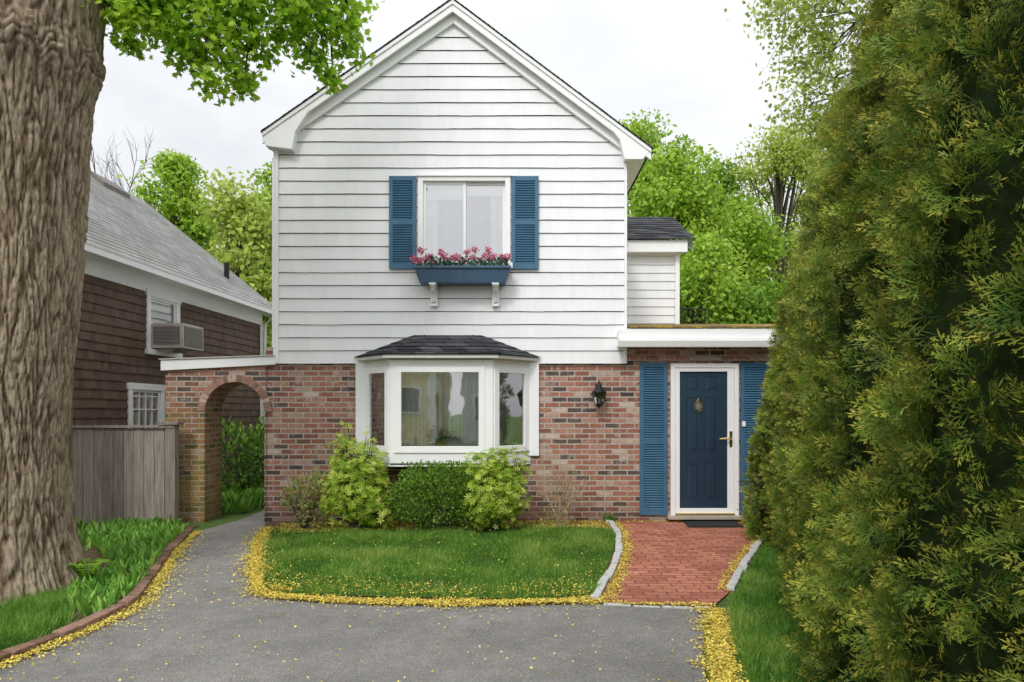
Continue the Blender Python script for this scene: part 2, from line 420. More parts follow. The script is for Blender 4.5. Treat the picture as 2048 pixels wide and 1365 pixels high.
mb=MB()
mb.box(XL-.012,XL+.04,YW-.035,YW-.001,ZS,5.35,m_white); mb.box(XL-.03,XL-.013,YW-.033,YW+.1,ZS,5.35,m_white)
mb.box(XR-.025,XR+.012,YW-.035,YW-.001,ZS,5.3,m_white)
for sx,sz,s in ((lx,lz,1),(rx,rz,-1)):
    S_=sl if s>0 else sr
    def band(y0,y1,d0,d1):
        mb.extr([(ax,az-d0),(sx,sz-d0),(sx,sz-d1),(ax,az-d1)],y0,y1,m_white)
    band(YF,YF+.03,.0,.06)
    band(YF+.018,YF+.05,.055,.16)
    q=.42
    mb.extr([(ax,az-.14),(sx+q*s,sz+q*S_-.14),(sx+q*s,sz+q*S_-.275),(ax,az-.275)],YF+.10,YW-.001,m_white)
    mb.extr([(ax,az-.10),(sx+.06*s,sz+.06*S_-.10),(sx+.06*s,sz+.06*S_-.14),(ax,az-.14)],YF+.05,YW+.05,m_white)
mb.extr([(lx+.01,lz-.01),(WX(530,YF),WZ(291,YF)),(WX(583,YF),WZ(298,YF)),(WX(590,YF),WZ(262,YF)),(WX(620,YF),WZ(215,YF))],YF+.015,YW+.02,m_white)
mb.extr([(rx-.01,rz-.01),(WX(1286,YF),WZ(318,YF)),(WX(1250,YF),WZ(318,YF)),(WX(1240,YF),WZ(278,YF)),(WX(1205,YF),WZ(236,YF))],YF+.015,YW+.02,m_white)
mb.extr([(lx+.012,lz-.012),(lx+.05,lz-.17),(XL+.05,lz-.2),(XL+.05,lz+.1)],YW+.02,YB+.2,m_white)
mb.extr([(rx-.012,rz-.012),(rx-.1,rz-.12),(XR-.05,rz-.14),(XR-.05,rz+.16)],YW+.02,YB+.2,m_white)
mb.obj('trim',H,.004)
mb=MB()
for sx,sz in ((lx,lz),(rx,rz)):
    e=.015 if sx>ax else -.015
    mb.extr([(ax,az+.014),(sx+e,sz+.002),(sx+e,sz-.012),(ax,az+.002)],YF-.01,YB+.25,m_dshing)
    n=46
    for i in range(n):
        t0=i/n; t1=(i+.93)/n; h=random.uniform(.001,.006)
        p=lambda t,d:(ax+(sx+e-ax)*t,az+.014+(sz+.002-az-.014)*t+d)
        mb.extr([p(t0,h+.004),p(t1,h),p(t1,-.001),p(t0,-.001)],YF-.015-random.uniform(0,.006),YF+.2,m_dshing)
mb.obj('roof',H)
WU=empty('upper_window'); WU.parent=H
mb=MB()
a,b_,c,d=WX(836,9.7),WX(1021,9.7),WZ(534,9.7),WZ(354,9.7)
t=.045; y0,y1=YW-.045,YW+.05
mb.box(a,a+t+.03,y0,y1,c,d,m_white); mb.box(b_-t-.03,b_,y0,y1,c,d,m_white)
mb.box(a+t+.03,b_-t-.03,y0,y1,d-t-.02,d,m_white); mb.box(a-.03,b_+.03,y0-.03,y1,c-.03,c+.05,m_white)
mb.box(a-.02,b_+.02,y0-.02,y0+.03,d-.003,d+.022,m_white)
mx=(a+b_)/2; ia,ib=a+t+.03,b_-t-.03
for (u0,u1,yy) in ((ia,mx+.025,YW-.005),(mx-.025,ib,YW+.022)):
    for q in ((u0,u0+.04),(u1-.04,u1)): mb.box(q[0],q[1],yy,yy+.025,c+.05,d-t-.02,m_white)
    mb.box(u0+.04,u1-.04,yy,yy+.025,c+.05,c+.1,m_white); mb.box(u0+.04,u1-.04,yy,yy+.025,d-t-.065,d-t-.02,m_white)
    mb.face([(u0+.03,yy+.012,c+.08),(u1-.03,yy+.012,c+.08),(u1-.03,yy+.012,d-t-.04),(u0+.03,yy+.012,d-t-.04)],m_glass)
mb.obj('sash_frame',WU,.003)
mb=MB(); 
curtain(mb,ia-.02,ia+.20,YW+.12,c,d,m_curtw); curtain(mb,ib-.22,ib+.02,YW+.12,c,d,m_curtw)
mb.box(ia,mx+.03,YW+.07,YW+.075,d-.30,d-.05,m_curtw)
mb.box(mx,ib,YW+.07,YW+.075,d-.25,d-.05,m_curtw)
mb.box(ia+.1,ib-.1,YW+.3,YW+.31,c,d,M('lavender_sky_tint',(.36,.39,.50),.9))  # panel colour stands for pale blue sky reflected in the upper sash
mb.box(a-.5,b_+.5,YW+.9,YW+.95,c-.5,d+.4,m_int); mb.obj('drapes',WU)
shutter('shutter_1',WX(779,9.7),WX(833,9.7),WZ(539,9.7),WZ(354,9.7),YW-.024,[WZ(446,9.7)],H)
shutter('shutter_2',WX(1023,9.7),WX(1077,9.7),WZ(539,9.7),WZ(354,9.7),YW-.024,[WZ(446,9.7)],H)
bayhole=(-2.0,.18,.95,2.25); doorhole=(WX(1342),WX(1473),.1,WZ(730))
mb=MB(); wallholes(mb,WX(531),4.9,-.05,2.5,9.75,.25,[bayhole,doorhole],m_brick)
mb.obj('brick_wall',H)
mb=MB()
mb.box(XR+.01,4.9,9.72,9.749,WZ(722),WZ(714),m_brick); mb.obj('brick_ledge',H)
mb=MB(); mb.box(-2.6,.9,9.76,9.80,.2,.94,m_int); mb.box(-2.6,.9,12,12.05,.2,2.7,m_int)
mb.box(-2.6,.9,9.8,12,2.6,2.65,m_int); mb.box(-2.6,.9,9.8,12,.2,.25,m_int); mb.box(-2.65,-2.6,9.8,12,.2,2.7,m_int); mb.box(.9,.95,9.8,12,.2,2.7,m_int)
mb.obj('living_room_walls',H)
mb=MB(); mb.face([(4.9,9.75,-.05),(4.9,13.6,-.05),(4.9,13.6,3.2),(4.9,9.75,2.5)],m_brick)
mb.face([(XL,9.8,-.05),(XL,YB,-.05),(XL,YB,ZS),(XL,9.8,ZS)],m_brick); mb.face([(4.9,13.6,-.05),(1,13.6,-.05),(1,13.6,3.2),(4.9,13.6,3.2)],m_brick)
mb.obj('brick_wall_sides',H)
BW=empty('bay_window'); BW.parent=H
P0,P1,P2,P3=(-2.11,9.74),(-1.655,9.25),(-.262,9.25),(.27,9.74)
zb,zt=WZ(931,9.25),2.30
mb=MB()
def frame(p,q):
    L=math.hypot(q[0]-p[0],q[1]-p[1]); U=((q[0]-p[0])/L,(q[1]-p[1])/L); return (p,U,(U[1],-U[0])),L
gz0,gz1=WZ(893,9.25),WZ(745,9.25)
for (p,q,m0,m1) in ((P0,P1,.14,.12),(P1,P2,.155,.19),(P2,P3,.115,.13)):
    fr,L=frame(p,q)
    mb.lbox(fr,0,L,-.05,0,zb,gz0-.05,m_white); mb.lbox(fr,0,L,-.05,0,gz1+.05,zt,m_white)
    mb.lbox(fr,0,m0-.035,-.05,0,gz0-.05,gz1+.05,m_white); mb.lbox(fr,L-m1+.035,L,-.05,0,gz0-.05,gz1+.05,m_white)
    e=.012; A=m0-.085; B=L-m1+.085
    mb.lbox(fr,A,m0,-.03,e,gz0-.07,gz1+.07,m_white); mb.lbox(fr,B-.085,B,-.03,e,gz0-.07,gz1+.07,m_white)
    mb.lbox(fr,m0,B-.085,-.03,e,gz0-.07,gz0,m_white); mb.lbox(fr,m0,B-.085,-.03,e,gz1,gz1+.07,m_white)
    mb.lbox(fr,A-.012,B+.012,.0,.02,gz0-.09,gz0-.072,m_white)
    def P(u,n,z): return (fr[0][0]+fr[1][0]*u+fr[2][0]*n,fr[0][1]+fr[1][1]*u+fr[2][1]*n,z)
    mb.face([P(m0-.01,-.015,gz0-.01),P(B-.075,-.015,gz0-.01),P(B-.075,-.015,gz1+.01),P(m0-.01,-.015,gz1+.01)],m_glass)
mb.prism([P0,P1,P2,P3],zb-.02,zb+.03,m_white); mb.prism([(-2.1,9.73),(-1.65,9.27),(-.27,9.27),(.26,9.73)],gz0-.07,gz0-.045,m_white)
mb.prism([(P0[0],9.74),P1,P2,(P3[0],9.74)],zt-.02,zt-.001,m_white)
mb.box(WX(711,9.7),P0[0]+.03,9.70,9.748,WZ(908,9.7),zt-.01,m_white); mb.box(P3[0]-.03,WX(1078,9.7),9.70,9.748,WZ(912,9.7),zt-.01,m_white)
E0,E1,E2,E3=(WX(713,9.7),9.70),(-1.74,9.13),(-.18,9.13),(WX(1077,9.7),9.70)
mb.prism([E0,E1,E2,E3],zt+.0,zt+.045,m_white)
mb.obj('bay_frame',BW,.004)
mb=MB()
T0,T1=(WX(828,9.69),9.69,2.665),(WX(962,9.69),9.69,2.665)
z_=zt+.048
o_=.03
e0,e1,e2,e3=(E0[0]-o_,9.695,z_),(E1[0]-o_*.5,9.10,z_),(E2[0]+o_*.5,9.10,z_),(E3[0]+o_,9.695,z_)
k0,k1=(WX(850,9.5),9.5,2.63),(WX(945,9.5),9.5,2.63)
mb.face([e0,e1,k0,T0],m_dshing); mb.face([e1,e2,k1,k0],m_dshing); mb.face([e2,e3,T1,k1],m_dshing); mb.face([k0,k1,T1,T0],m_dshing)
mb.face([e3,e2,e1,e0],m_dshing)
def lerp(a,b,t): return tuple(a[i]+(b[i]-a[i])*t for i in range(3))
for i in range(5):
    t0=i/5; t1=t0+.19
    for (a1,b1,a2,b2,nn) in ((e0,e1,T0,k0,(-.7,-.7,.3)),(e1,e2,k0,k1,(0,-.5,.85)),(e2,e3,k1,T1,(.7,-.7,.3))):
        A=lerp(a1,a2,t0);B=lerp(b1,b2,t0);C=lerp(b1,b2,t1);D=lerp(a1,a2,t1)
        nt_=8
        for k in range(nt_):  # individual shingle tabs
            u0,u1=k/nt_,(k+.95)/nt_; hh_=random.uniform(.010,.018)
            up=tuple(hh_*x for x in nn); lift=lambda p,s=1:(p[0]+up[0]*s,p[1]+up[1]*s,p[2]+up[2]*s)
            A_,B_,C_,D_=lerp(A,B,u0),lerp(A,B,u1),lerp(D,C,u1),lerp(D,C,u0)
            mb.face([lift(A_),lift(B_),lift(C_,.15),lift(D_,.15)],m_dshing); mb.face([A_,B_,lift(B_),lift(A_)],m_dshing)
for p,q in ((e1,k0),(e2,k1)):
    mb.tube([lerp(p,q,0),lerp(p,q,.5),lerp(p,q,1)],[.022,.022,.022],m_dshing,6)
mb.obj('bay_roof',BW)
mb=MB(); curtain(mb,-1.56,-1.05,9.46,1.05,2.25,m_curt,.055,.022); curtain(mb,-1.02,-.40,9.48,1.05,2.25,m_curt,.06,.022); curtain(mb,-1.98,-1.6,9.80,1.0,2.25,m_curt); curtain(mb,-.25,.16,9.80,1.0,2.25,m_curt,.08)
mb.obj('curtains',BW)
SP=empty('potted_plant')
mb=MB(); mb.tube([(-.98,9.37,gz0-.04),(-.98,9.37,gz0+.05)],[.07,.085],M('terracotta',(.35,.13,.07)),12); mb.obj('pot',SP)
n=220; p=rng.normal(size=(n,3))*np.array([.1,.025,.05])+np.array([-.98,9.37,gz0+.14])
m_gleaf=leafmat('geranium_leaf',[(0,(.02,.09,.06)),(1,(.07,.22,.14))],.2)
m_pink=leafmat('pink_petal',[(0,(.42,.03,.09)),(.5,(.72,.13,.24)),(1,(.88,.48,.55))],.3)
scatter('leaves',*LEAF,p,basis(rdir(n),rdir(n)),rng.uniform(.03,.06,n),m_gleaf,SP)
n=60; p=rng.normal(size=(n,3))*np.array([.1,.02,.03])+np.array([-.98,9.35,gz0+.2]); scatter('blooms',*LEAF,p,basis(rdir(n),rdir(n)),rng.uniform(.02,.035,n),m_pink,SP)
mb=MB(); mb.box(-.16,-.02,9.52,9.55,gz0-.04,gz0+.13,m_white); mb.tube([(-1.33,9.4,gz0-.04),(-1.33,9.4,gz0+.12)],[.025,.02],m_bluedark,10); mb.obj('sill_ornament')
FB=empty('window_flower_box'); mb=MB()
xa,xb=WX(828,9.45),WX(1021,9.45); za,zc=WZ(566,9.45),WZ(534,9.45)
yo,yi=9.40,9.665
mb.hexa([(xa+.08,yo+.05,za),(xb-.08,yo+.05,za),(xb-.08,yi,za),(xa+.08,yi,za),(xa,yo,zc),(xb,yo,zc),(xb,yi,zc),(xa,yi,zc)],m_bluedark)
mb.box(xa-.01,xb+.01,yo-.012,yo+.012,zc-.03,zc+.006,m_bluedark)
mb.obj('box',FB,.004)
mb=MB()
for px in (866,991):
    x=WX(px,9.5); zt_=za-.004
    pr=[(9.43,0),(9.43,-.035),(9.47,-.05),(9.50,-.09),(9.56,-.12),(9.59,-.17),(9.62,-.24),(9.665,-.26),(9.665,0)]
    n=len(pr); b=len(mb.v); i=mb.mi(m_white)
    mb.v+=[(x-.03,y,zt_+z) for y,z in pr]+[(x+.03,y,zt_+z) for y,z in pr]
    mb.f+= [tuple(range(b,b+n)),tuple(range(b+2*n-1,b+n-1,-1))]+[(b+k,b+n+k,b+n+(k+1)%n,b+(k+1)%n) for k in range(n)]; mb.m+=[i]*(n+2)
    mb.box(x-.05,x+.05,9.64,9.69,zt_-.29,zt_-.001,m_white); mb.box(x-.05,x+.05,9.42,9.64,zt_-.02,zt_-.001,m_white)
mb.obj('brackets',FB,.004)
n=480; p=np.stack([rng.uniform(xa+.03,xb-.03,n),rng.uniform(yo,yi,n),zc+rng.uniform(-.02,.12,n)],1)
scatter('leaves',*MAPLE,p,basis(rdir(n)+[0,-.3,.4],rdir(n)+[0,-.6,.6]),rng.uniform(.035,.065,n),m_gleaf,FB)
cl=[(xa+(i+.5)/21*(xb-xa)+random.uniform(-.03,.03),random.uniform(yo-.03,yi-.08),zc+random.uniform(.07,.25)) for i in range(21)]+[(xa+.0,yo,zc+.1),(xa+.1,yo,zc+.07)]
ps=[]
for c_ in cl: ps.append(np.array(c_)+rdir(95)*rng.uniform(.02,.060,(95,1))*np.array([1,1,.85]))
p=np.concatenate(ps); n=len(p); scatter('blooms',*LEAF,p,basis(rdir(n),rdir(n)+[0,-.7,.3]),rng.uniform(.02,.036,n),m_pink,FB)
mb=MB()
for c_ in cl: mb.tube([(c_[0],c_[1]+.02,zc-.03),c_],[.004,.003],m_gleaf,5)
mb.obj('stems',FB)
mb=MB(); Yg=9.5
fx0=WX(1237,Yg)
mb.box(fx0+.01,5.1,Yg+.03,9.749,WZ(694,Yg)+.02,WZ(660,Yg),m_white)
mb.box(fx0,5.1,Yg,Yg+.028,WZ(678,Yg),WZ(658,Yg),m_white)
g0,g1=WZ(695,Yg),WZ(680,Yg)
gp=[(Yg-.07,g1),(Yg-.075,g1-.02),(Yg-.05,g0),(Yg+.027,g0),(Yg+.027,g1)]
b=len(mb.v); n=5; mb.v+=[(fx0-.0,y,z) for y,z in gp]+[(5.1,y,z) for y,z in gp]; i=mb.mi(m_white)
mb.f+=[tuple(range(b,b+n)),tuple(range(b+2*n-1,b+n-1,-1))]+[(b+k,b+n+k,b+n+(k+1)%n,b+(k+1)%n) for k in range(n)]; mb.m+=[i]*(n+2)
mb.obj('entry_fascia_gutter',H,.003)
mb=MB(); za_=WZ(657,Yg)+.004
mb.hexa([(XR+.03,Yg-.01,za_),(5.15,Yg-.01,za_),(5.15,13.6,3.30),(XR+.03,13.6,3.30),(XR+.03,Yg-.01,za_+.02),(5.15,Yg-.01,za_+.02),(5.15,13.6,3.33),(XR+.03,13.6,3.33)],m_flatroof)
mb.obj('entry_roof',H)
mb=MB(); xe=WX(1355,13.0)
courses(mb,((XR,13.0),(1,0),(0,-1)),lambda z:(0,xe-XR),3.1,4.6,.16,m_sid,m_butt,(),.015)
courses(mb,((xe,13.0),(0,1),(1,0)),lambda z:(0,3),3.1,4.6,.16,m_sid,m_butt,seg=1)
mb.box(XR,WX(1375,12.8),12.8,12.9,4.58,4.80,m_white); mb.box(XR,xe+.1,12.9,13.0,4.58,4.62,m_white); mb.box(xe-.05,xe+.03,12.96,12.975,3.1,4.58,m_white)
mb.face([(xe,13,4.6),(xe,16,4.6),(xe,14.5,5.6)],m_sid)
mb.face([(3.40,12.82,4.74),(3.40,12.82,4.58),(3.40,14.5,5.52),(3.40,14.5,5.68)],m_white); mb.face([(3.40,14.5,5.68),(3.40,14.5,5.52),(3.40,16.2,4.58),(3.40,16.2,4.74)],m_white)
mb.obj('extension_walls',H)
mb=MB()
for i in range(10):
    t0,t1=i/10,(i+1)/10
    ya,yb=12.74+1.76*t0,12.74+1.76*t1; z0,z1=4.81+.91*t0,4.81+.91*t1
    mb.face([(XR,ya,z0+.014),(3.41,ya,z0+.014),(3.41,yb,z1),(XR,yb,z1)],m_dshing); mb.face([(XR,ya,z0-.003),(3.41,ya,z0-.003),(3.41,ya,z0+.014),(XR,ya,z0+.014)],m_dshing)
mb.face([(3.41,16.2,4.8),(XR,16.2,4.8),(XR,14.5,5.72),(3.41,14.5,5.72)],m_dshing)
mb.obj('extension_roof',H)
mb=MB()
for i in range(9): 
    x=3.3+i*.07; mb.tube([(x,13.4,3.28),(x,13.4,3.6)],[.008,.008],m_black,4)
mb.tube([(3.25,13.4,3.6),(3.9,13.4,3.6)],[.012,.012],m_black,4); mb.obj('roof_railing',H)
D=empty('front_door'); D.parent=H
dx0,dx1,dz0,dz1=WX(1340),WX(1475),WZ(1030),WZ(728)
mb=MB()
mb.box(dx0,dx0+.06,9.69,9.90,dz0,dz1,m_white); mb.box(dx1-.06,dx1,9.69,9.90,dz0,dz1,m_white); mb.box(dx0+.06,dx1-.06,9.69,9.90,dz1-.06,dz1,m_white)
s0,s1=dx0+.063,dx1-.063; sb=dz0+.03
mb.box(s0,s0+.065,9.70,9.73,sb,dz1-.063,m_white); mb.box(s1-.095,s1,9.70,9.73,sb,dz1-.063,m_white)
mb.box(s0+.065,s1-.095,9.70,9.73,dz1-.115,dz1-.063,m_white); mb.box(s0+.065,s1-.095,9.70,9.73,sb,sb+.07,m_white)
mb.obj('door_frame',D,.004)
mb=MB(); mb.face([(s0+.06,9.716,sb+.06),(s1-.09,9.716,sb+.06),(s1-.09,9.716,dz1-.11),(s0+.06,9.716,dz1-.11)],m_glassl); mb.obj('storm_glass',D)
mb=MB(); y=9.775
q0,q1,r0,r1=dx0+.06,dx1-.06,dz0+.02,dz1-.06
mb.box(q0,q1,y,y+.04,r0,r1,m_door)
st=.13; cm=(q0+q1)/2-.02
vx=[(q0,q0+st+.05),(cm-.045,cm+.045),(q1-st-.10,q1)]
hz=[(r0,r0+.2),(r0+.72,r0+.88),(r1-.42,r1-.33),(r1-.12,r1)]
for a,c in vx: mb.box(a,c,y-.018,y-.001,r0,r1,m_door)
for a,c in hz:
    for u,w in ((vx[0][1],vx[1][0]),(vx[1][1],vx[2][0])): mb.box(u,w,y-.018,y-.001,a,c,m_door)
for (a,c),(d_,e_) in zip(hz[:-1],hz[1:]):
    for u,w in ((vx[0][1],vx[1][0]),(vx[1][1],vx[2][0])):
        h0=[(u+.02,y-.001,c+.02),(w-.02,y-.001,c+.02),(w-.02,y-.001,d_-.02),(u+.02,y-.001,d_-.02)]
        h1=[(u+.045,y-.015,c+.045),(w-.045,y-.015,c+.045),(w-.045,y-.015,d_-.045),(u+.045,y-.015,d_-.045)]
        mb.face(h1,m_door)
        for k in range(4): mb.face([h0[k],h0[(k+1)%4],h1[(k+1)%4],h1[k]],m_door)
mb.obj('door_panel',D,.003)
mb=MB(); kx,kz,ky=WX(1397,9.74),WZ(812,9.74),9.745
mb.sphere((kx,ky,kz+.075),(.028,.015,.03),m_brass); mb.tube([(kx,ky,kz+.1),(kx,ky,kz+.135)],[.012,.003],m_brass,8)
mb.tube([(kx+.055*math.sin(t),ky-.004,kz-.005+.075*math.cos(t)) for t in np.linspace(0,2*math.pi,20)],[.013]*20,m_brass,8)
mb.sphere((kx,ky+.004,kz-.005),(.04,.008,.055),m_curtw); mb.sphere((kx,ky-.004,kz-.09),(.016,.014,.022),m_brass)
mb.obj('door_knocker',D,smooth=True)
mb=MB(); hx,hz_=WX(1459),WZ(878)
mb.box(hx-.020,hx+.020,9.69,9.699,hz_-.11,hz_+.11,m_brass); mb.tube([(hx,9.69,hz_),(hx,9.65,hz_),(hx-.05,9.645,hz_+.008),(hx-.17,9.65,hz_)],[.016,.015,.014,.012],m_brass,8)
mb.obj('door_handle',D)
mb=MB(); mb.box(dx0-.05,dx1+.05,9.62,9.749,dz0-.05,dz0+.0,M('stone_sill',(.4,.36,.3),.8)); mb.box(s0,s1,9.66,9.75,dz0+.002,dz0+.028,m_brass)
mb.obj('threshold',D,.004)
zq0,zq1=WZ(1030),WZ(726)
shutter('door_shutter_1',WX(1279),WX(1334),zq0,zq1,9.749,[WZ(884)],H); shutter('door_shutter_2',WX(1480),WX(1537),zq0,zq1,9.749,[WZ(884)],H)
mb=MB(); mb.box(WX(1482),WX(1489),9.70,9.715,WZ(853),WZ(843),m_white); mb.obj('doorbell',H)
mb=MB(); LXc,LY=WX(1198,9.6),9.60; lzf=lambda p:WZ(p,9.6)
mb.box(LXc-.035,LXc+.035,9.735,9.749,lzf(800),lzf(768),m_black)
mb.tube([(LXc,9.74,lzf(775)),(LXc,9.68,lzf(768)),(LXc,9.63,lzf(763)),(LXc,9.60,lzf(767))],[.009]*4,m_black,6)
def sq(r0,z0,r1,z1,mat,s=6): mb.tube([(LXc,LY,z0),(LXc,LY,z1)],[r0,r1],mat,s)
sq(.012,lzf(763),.03,lzf(769),m_black); sq(.03,lzf(769),.045,lzf(776),m_black); sq(.05,lzf(776),.11,lzf(785),m_black); sq(.11,lzf(785),.105,lzf(788),m_black)
m_lg=glassmat('lantern_glass',.12,(.85,.85,.8)); sq(.095,lzf(788),.06,lzf(808),m_lg)
for k in range(6):
    t=2*math.pi*k/6
    mb.tube([(LXc+.097*math.cos(t),LY+.097*math.sin(t),lzf(788)),(LXc+.062*math.cos(t),LY+.062*math.sin(t),lzf(808))],[.006,.006],m_black,4)
sq(.065,lzf(808),.05,lzf(811),m_black); sq(.05,lzf(811),.01,lzf(815),m_black); mb.sphere((LXc,LY,lzf(816)),.012,m_black,8,6); sq(.012,lzf(808),.012,lzf(797),m_curtw)
mb.obj('wall_lantern')
mb=MB()
p1,p2,p3,p4=G(1362,1043),G(1462,1043),G(1488,1058),G(1377,1058)
mb.prism([p4,p3,p2,p1],.02,.035,m_mat); mb.obj('doormat',None,.003)
mb=MB(); mb.tube([(XL-.05,9.78,2.95),(XL-.05,9.78,2.5),(XL-.09,9.8,2.42),(XL-.16,9.85,2.40)],[.03]*4,m_white,8); mb.tube([(XL-.05,9.78,5.2),(XL-.05,9.78,2.95)],[.03]*2,m_white,8); mb.obj('downspout',H)
# ================================================================ BRICK ARCHWAY
A=empty('brick_archway'); mb=MB()
ax0,ax1=WX(331,9.72),WX(531,9.72); yA,yB=9.72,10.3
cx,cz,r=WX(469,9.72),WZ(824,9.72),WX(529,9.72)-WX(469,9.72)
lft=cx-r; zt0,zt1=WZ(742,9.72),WZ(730,9.72)
def ztop(x): return zt0+(zt1-zt0)*(x-ax0)/(ax1-ax0)
n=24
for y in (yA,yB):
    mb.face([(ax0,y,-.05),(lft,y,-.05),(lft,y,ztop(lft)),(ax0,y,ztop(ax0))],m_brick)
    for k in range(n):
        t0=math.pi-math.pi*k/n; t1=math.pi-math.pi*(k+1)/n
        xA,xB=cx+r*math.cos(t0),cx+r*math.cos(t1)
        mb.face([(xA,y,cz+r*math.sin(t0)),(xB,y,cz+r*math.sin(t1)),(xB,y,ztop(xB)),(xA,y,ztop(xA))],m_brick)
    mb.face([(cx+r,y,ztop(cx+r)),(cx+r,y,-.05),(ax1+.004,y,-.05),(ax1+.004,y,ztop(ax1))],m_brick)
mb.face([(lft,yA,-.05),(lft,yB,-.05),(lft,yB,cz),(lft,yA,cz)],m_brick); mb.face([(cx+r,yA,-.05),(cx+r,yB,-.05),(cx+r,yB,cz),(cx+r,yA,cz)],m_brick)
mb.face([(ax0,yA,-.05),(ax0,yB,-.05),(ax0,yB,zt0),(ax0,yA,zt0)],m_brick)
for k in range(n):
    t0=math.pi*k/n;t1=math.pi*(k+1)/n
    mb.face([(cx+r*math.cos(t0),yA,cz+r*math.sin(t0)),(cx+r*math.cos(t1),yA,cz+r*math.sin(t1)),(cx+r*math.cos(t1),yB,cz+r*math.sin(t1)),(cx+r*math.cos(t0),yB,cz+r*math.sin(t0))],m_brick)
mb.obj('arch_wall',A)
vb=[M('voussoir_a',(.34,.19,.14),.85,.35,18,.8,50),M('voussoir_b',(.46,.35,.28),.85,.35,18,.8,50),M('voussoir_c',(.26,.15,.11),.85,.35,18,.8,50)]
m_mort=M('mortar',(.36,.31,.26),.9)
mb=MB(); nv=23
for k in range(nv):
    t0=math.pi*(k+.08)/nv;t1=math.pi*(k+.92)/nv
    def pp(t,rr,y): return (cx+rr*math.cos(t),y,cz+rr*math.sin(t))
    R0,R1=r-.004,r+.10
    mb.hexa([pp(t0,R0,yA-.012),pp(t1,R0,yA-.012),pp(t1,R0,yA+.05),pp(t0,R0,yA+.05),pp(t0,R1,yA-.012),pp(t1,R1,yA-.012),pp(t1,R1,yA+.05),pp(t0,R1,yA+.05)],random.choice(vb))
for k in range(24):
    t0=math.pi*k/24;t1=math.pi*(k+1)/24
    mb.face([pp(t0,r,yA-.004),pp(t1,r,yA-.004),pp(t1,r+.1,yA-.004),pp(t0,r+.1,yA-.004)],m_mort)
mb.obj('arch_ring',A,.003)
mb=MB(); c0,c1=WX(322,9.68),XL+.0
mb.hexa([(c0,9.67,zt0),(c1,9.67,zt1),(c1,yB+.04,zt1),(c0,yB+.04,zt0),(c0,9.67,zt0+.15),(c1,9.67,zt1+.12),(c1,yB+.04,zt1+.14),(c0,yB+.04,zt0+.17)],m_white)
mb.hexa([(c0-.02,9.65,zt0+.151),(c1,9.65,zt1+.121),(c1,yB+.06,zt1+.141),(c0-.02,yB+.06,zt0+.171),(c0-.02,9.65,zt0+.166),(c1,9.65,zt1+.136),(c1,yB+.06,zt1+.156),(c0-.02,yB+.06,zt0+.186)],M('lead_flashing',(.5,.48,.46),.5))
mb.obj('coping',A,.003)
# ================================================================ FENCE
FN=empty('wooden_fence'); mb=MB()
woods=[m_wood,M('weathered_fence_wood_dark',(.21,.175,.155),.85,.4,4,.5,30,stretch=(9,9,.6)),M('weathered_fence_wood_light',(.32,.275,.24),.85,.4,4,.5,30,stretch=(9,9,.6))]
yf=9.45; x=WX(350,yf); zt_=WZ(857,yf)
while x>-6.55:
    w=random.uniform(.135,.145); o=random.uniform(-.004,.004)
    mb.box(x-w,x-.006,yf+o,yf+.02+o,.03,zt_+random.uniform(-.006,.003),random.choice(woods)); x-=w
mb.box(-6.55,WX(350,yf),yf+.022,yf+.06,.3,.4,m_wood); mb.box(-6.55,WX(350,yf),yf+.022,yf+.06,1.1,1.2,m_wood)
mb.box(-6.55,WX(350,yf)+.0,yf-.04,yf+.08,zt_+.004,zt_+.04,m_wood)
mb.box(WX(333,yf),WX(352,yf),yf-.03,yf+.09,0,zt_+.05,m_wood); mb.box(WX(318,yf),WX(360,yf),yf-.06,yf+.12,zt_+.05,zt_+.09,m_wood)
mb.obj('boards',FN,.002)
# ================================================================ BROWN HOUSE
B=empty('brown_house')
dl=math.hypot(.07,1); U=(.07/dl,1/dl); Nn=(U[1],-U[0]); O=(-6.6,10.2)
def LY_(px,off=0): k=(px-1024)/F; return (7.314-off)/(.07-k)
def LU(px): return (LY_(px)-10.2)*dl
def LZ(px,py): return EYE+(HY-py)*LY_(px)/F
fr=(O,U,Nn)
w1=(LU(291),LU(357),2.66,LZ(291,578)); w2=(LU(254),LU(326),1.0,LZ(254,766))
uend=(16.7-10.2)*dl; ust=-5.0
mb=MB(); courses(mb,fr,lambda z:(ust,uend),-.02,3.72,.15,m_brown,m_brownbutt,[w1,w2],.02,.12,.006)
def LP(u,n,z): return (O[0]+U[0]*u+Nn[0]*n,O[1]+U[1]*u+Nn[1]*n,z)
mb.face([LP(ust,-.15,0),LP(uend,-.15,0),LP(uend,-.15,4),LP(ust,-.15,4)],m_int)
for u in (ust,uend): mb.face([LP(u,0,0),LP(u,-6.8,0),LP(u,-6.8,3.95),LP(u,-3.4,6.7),LP(u,0,3.95)],m_brown)
mb.face([LP(ust,-6.8,0),LP(uend,-6.8,0),LP(uend,-6.8,4),LP(ust,-6.8,4)],m_brown)
mb.obj('shingle_walls',B)
mb=MB()
mb.lbox(fr,ust,uend+.02,0,.03,3.70,3.99,m_white); mb.lbox(fr,ust,uend+.3,.03,.30,3.95,3.985,m_white)
mb.lbox(fr,uend-.10,uend+.02,.022,.04,0,3.70,m_white)
mb.lbox(fr,ust,uend+.35,.30,.40,3.93,4.03,m_white)
mb.lbox(fr,ust,uend+.35,.285,.41,4.031,4.045,m_white)
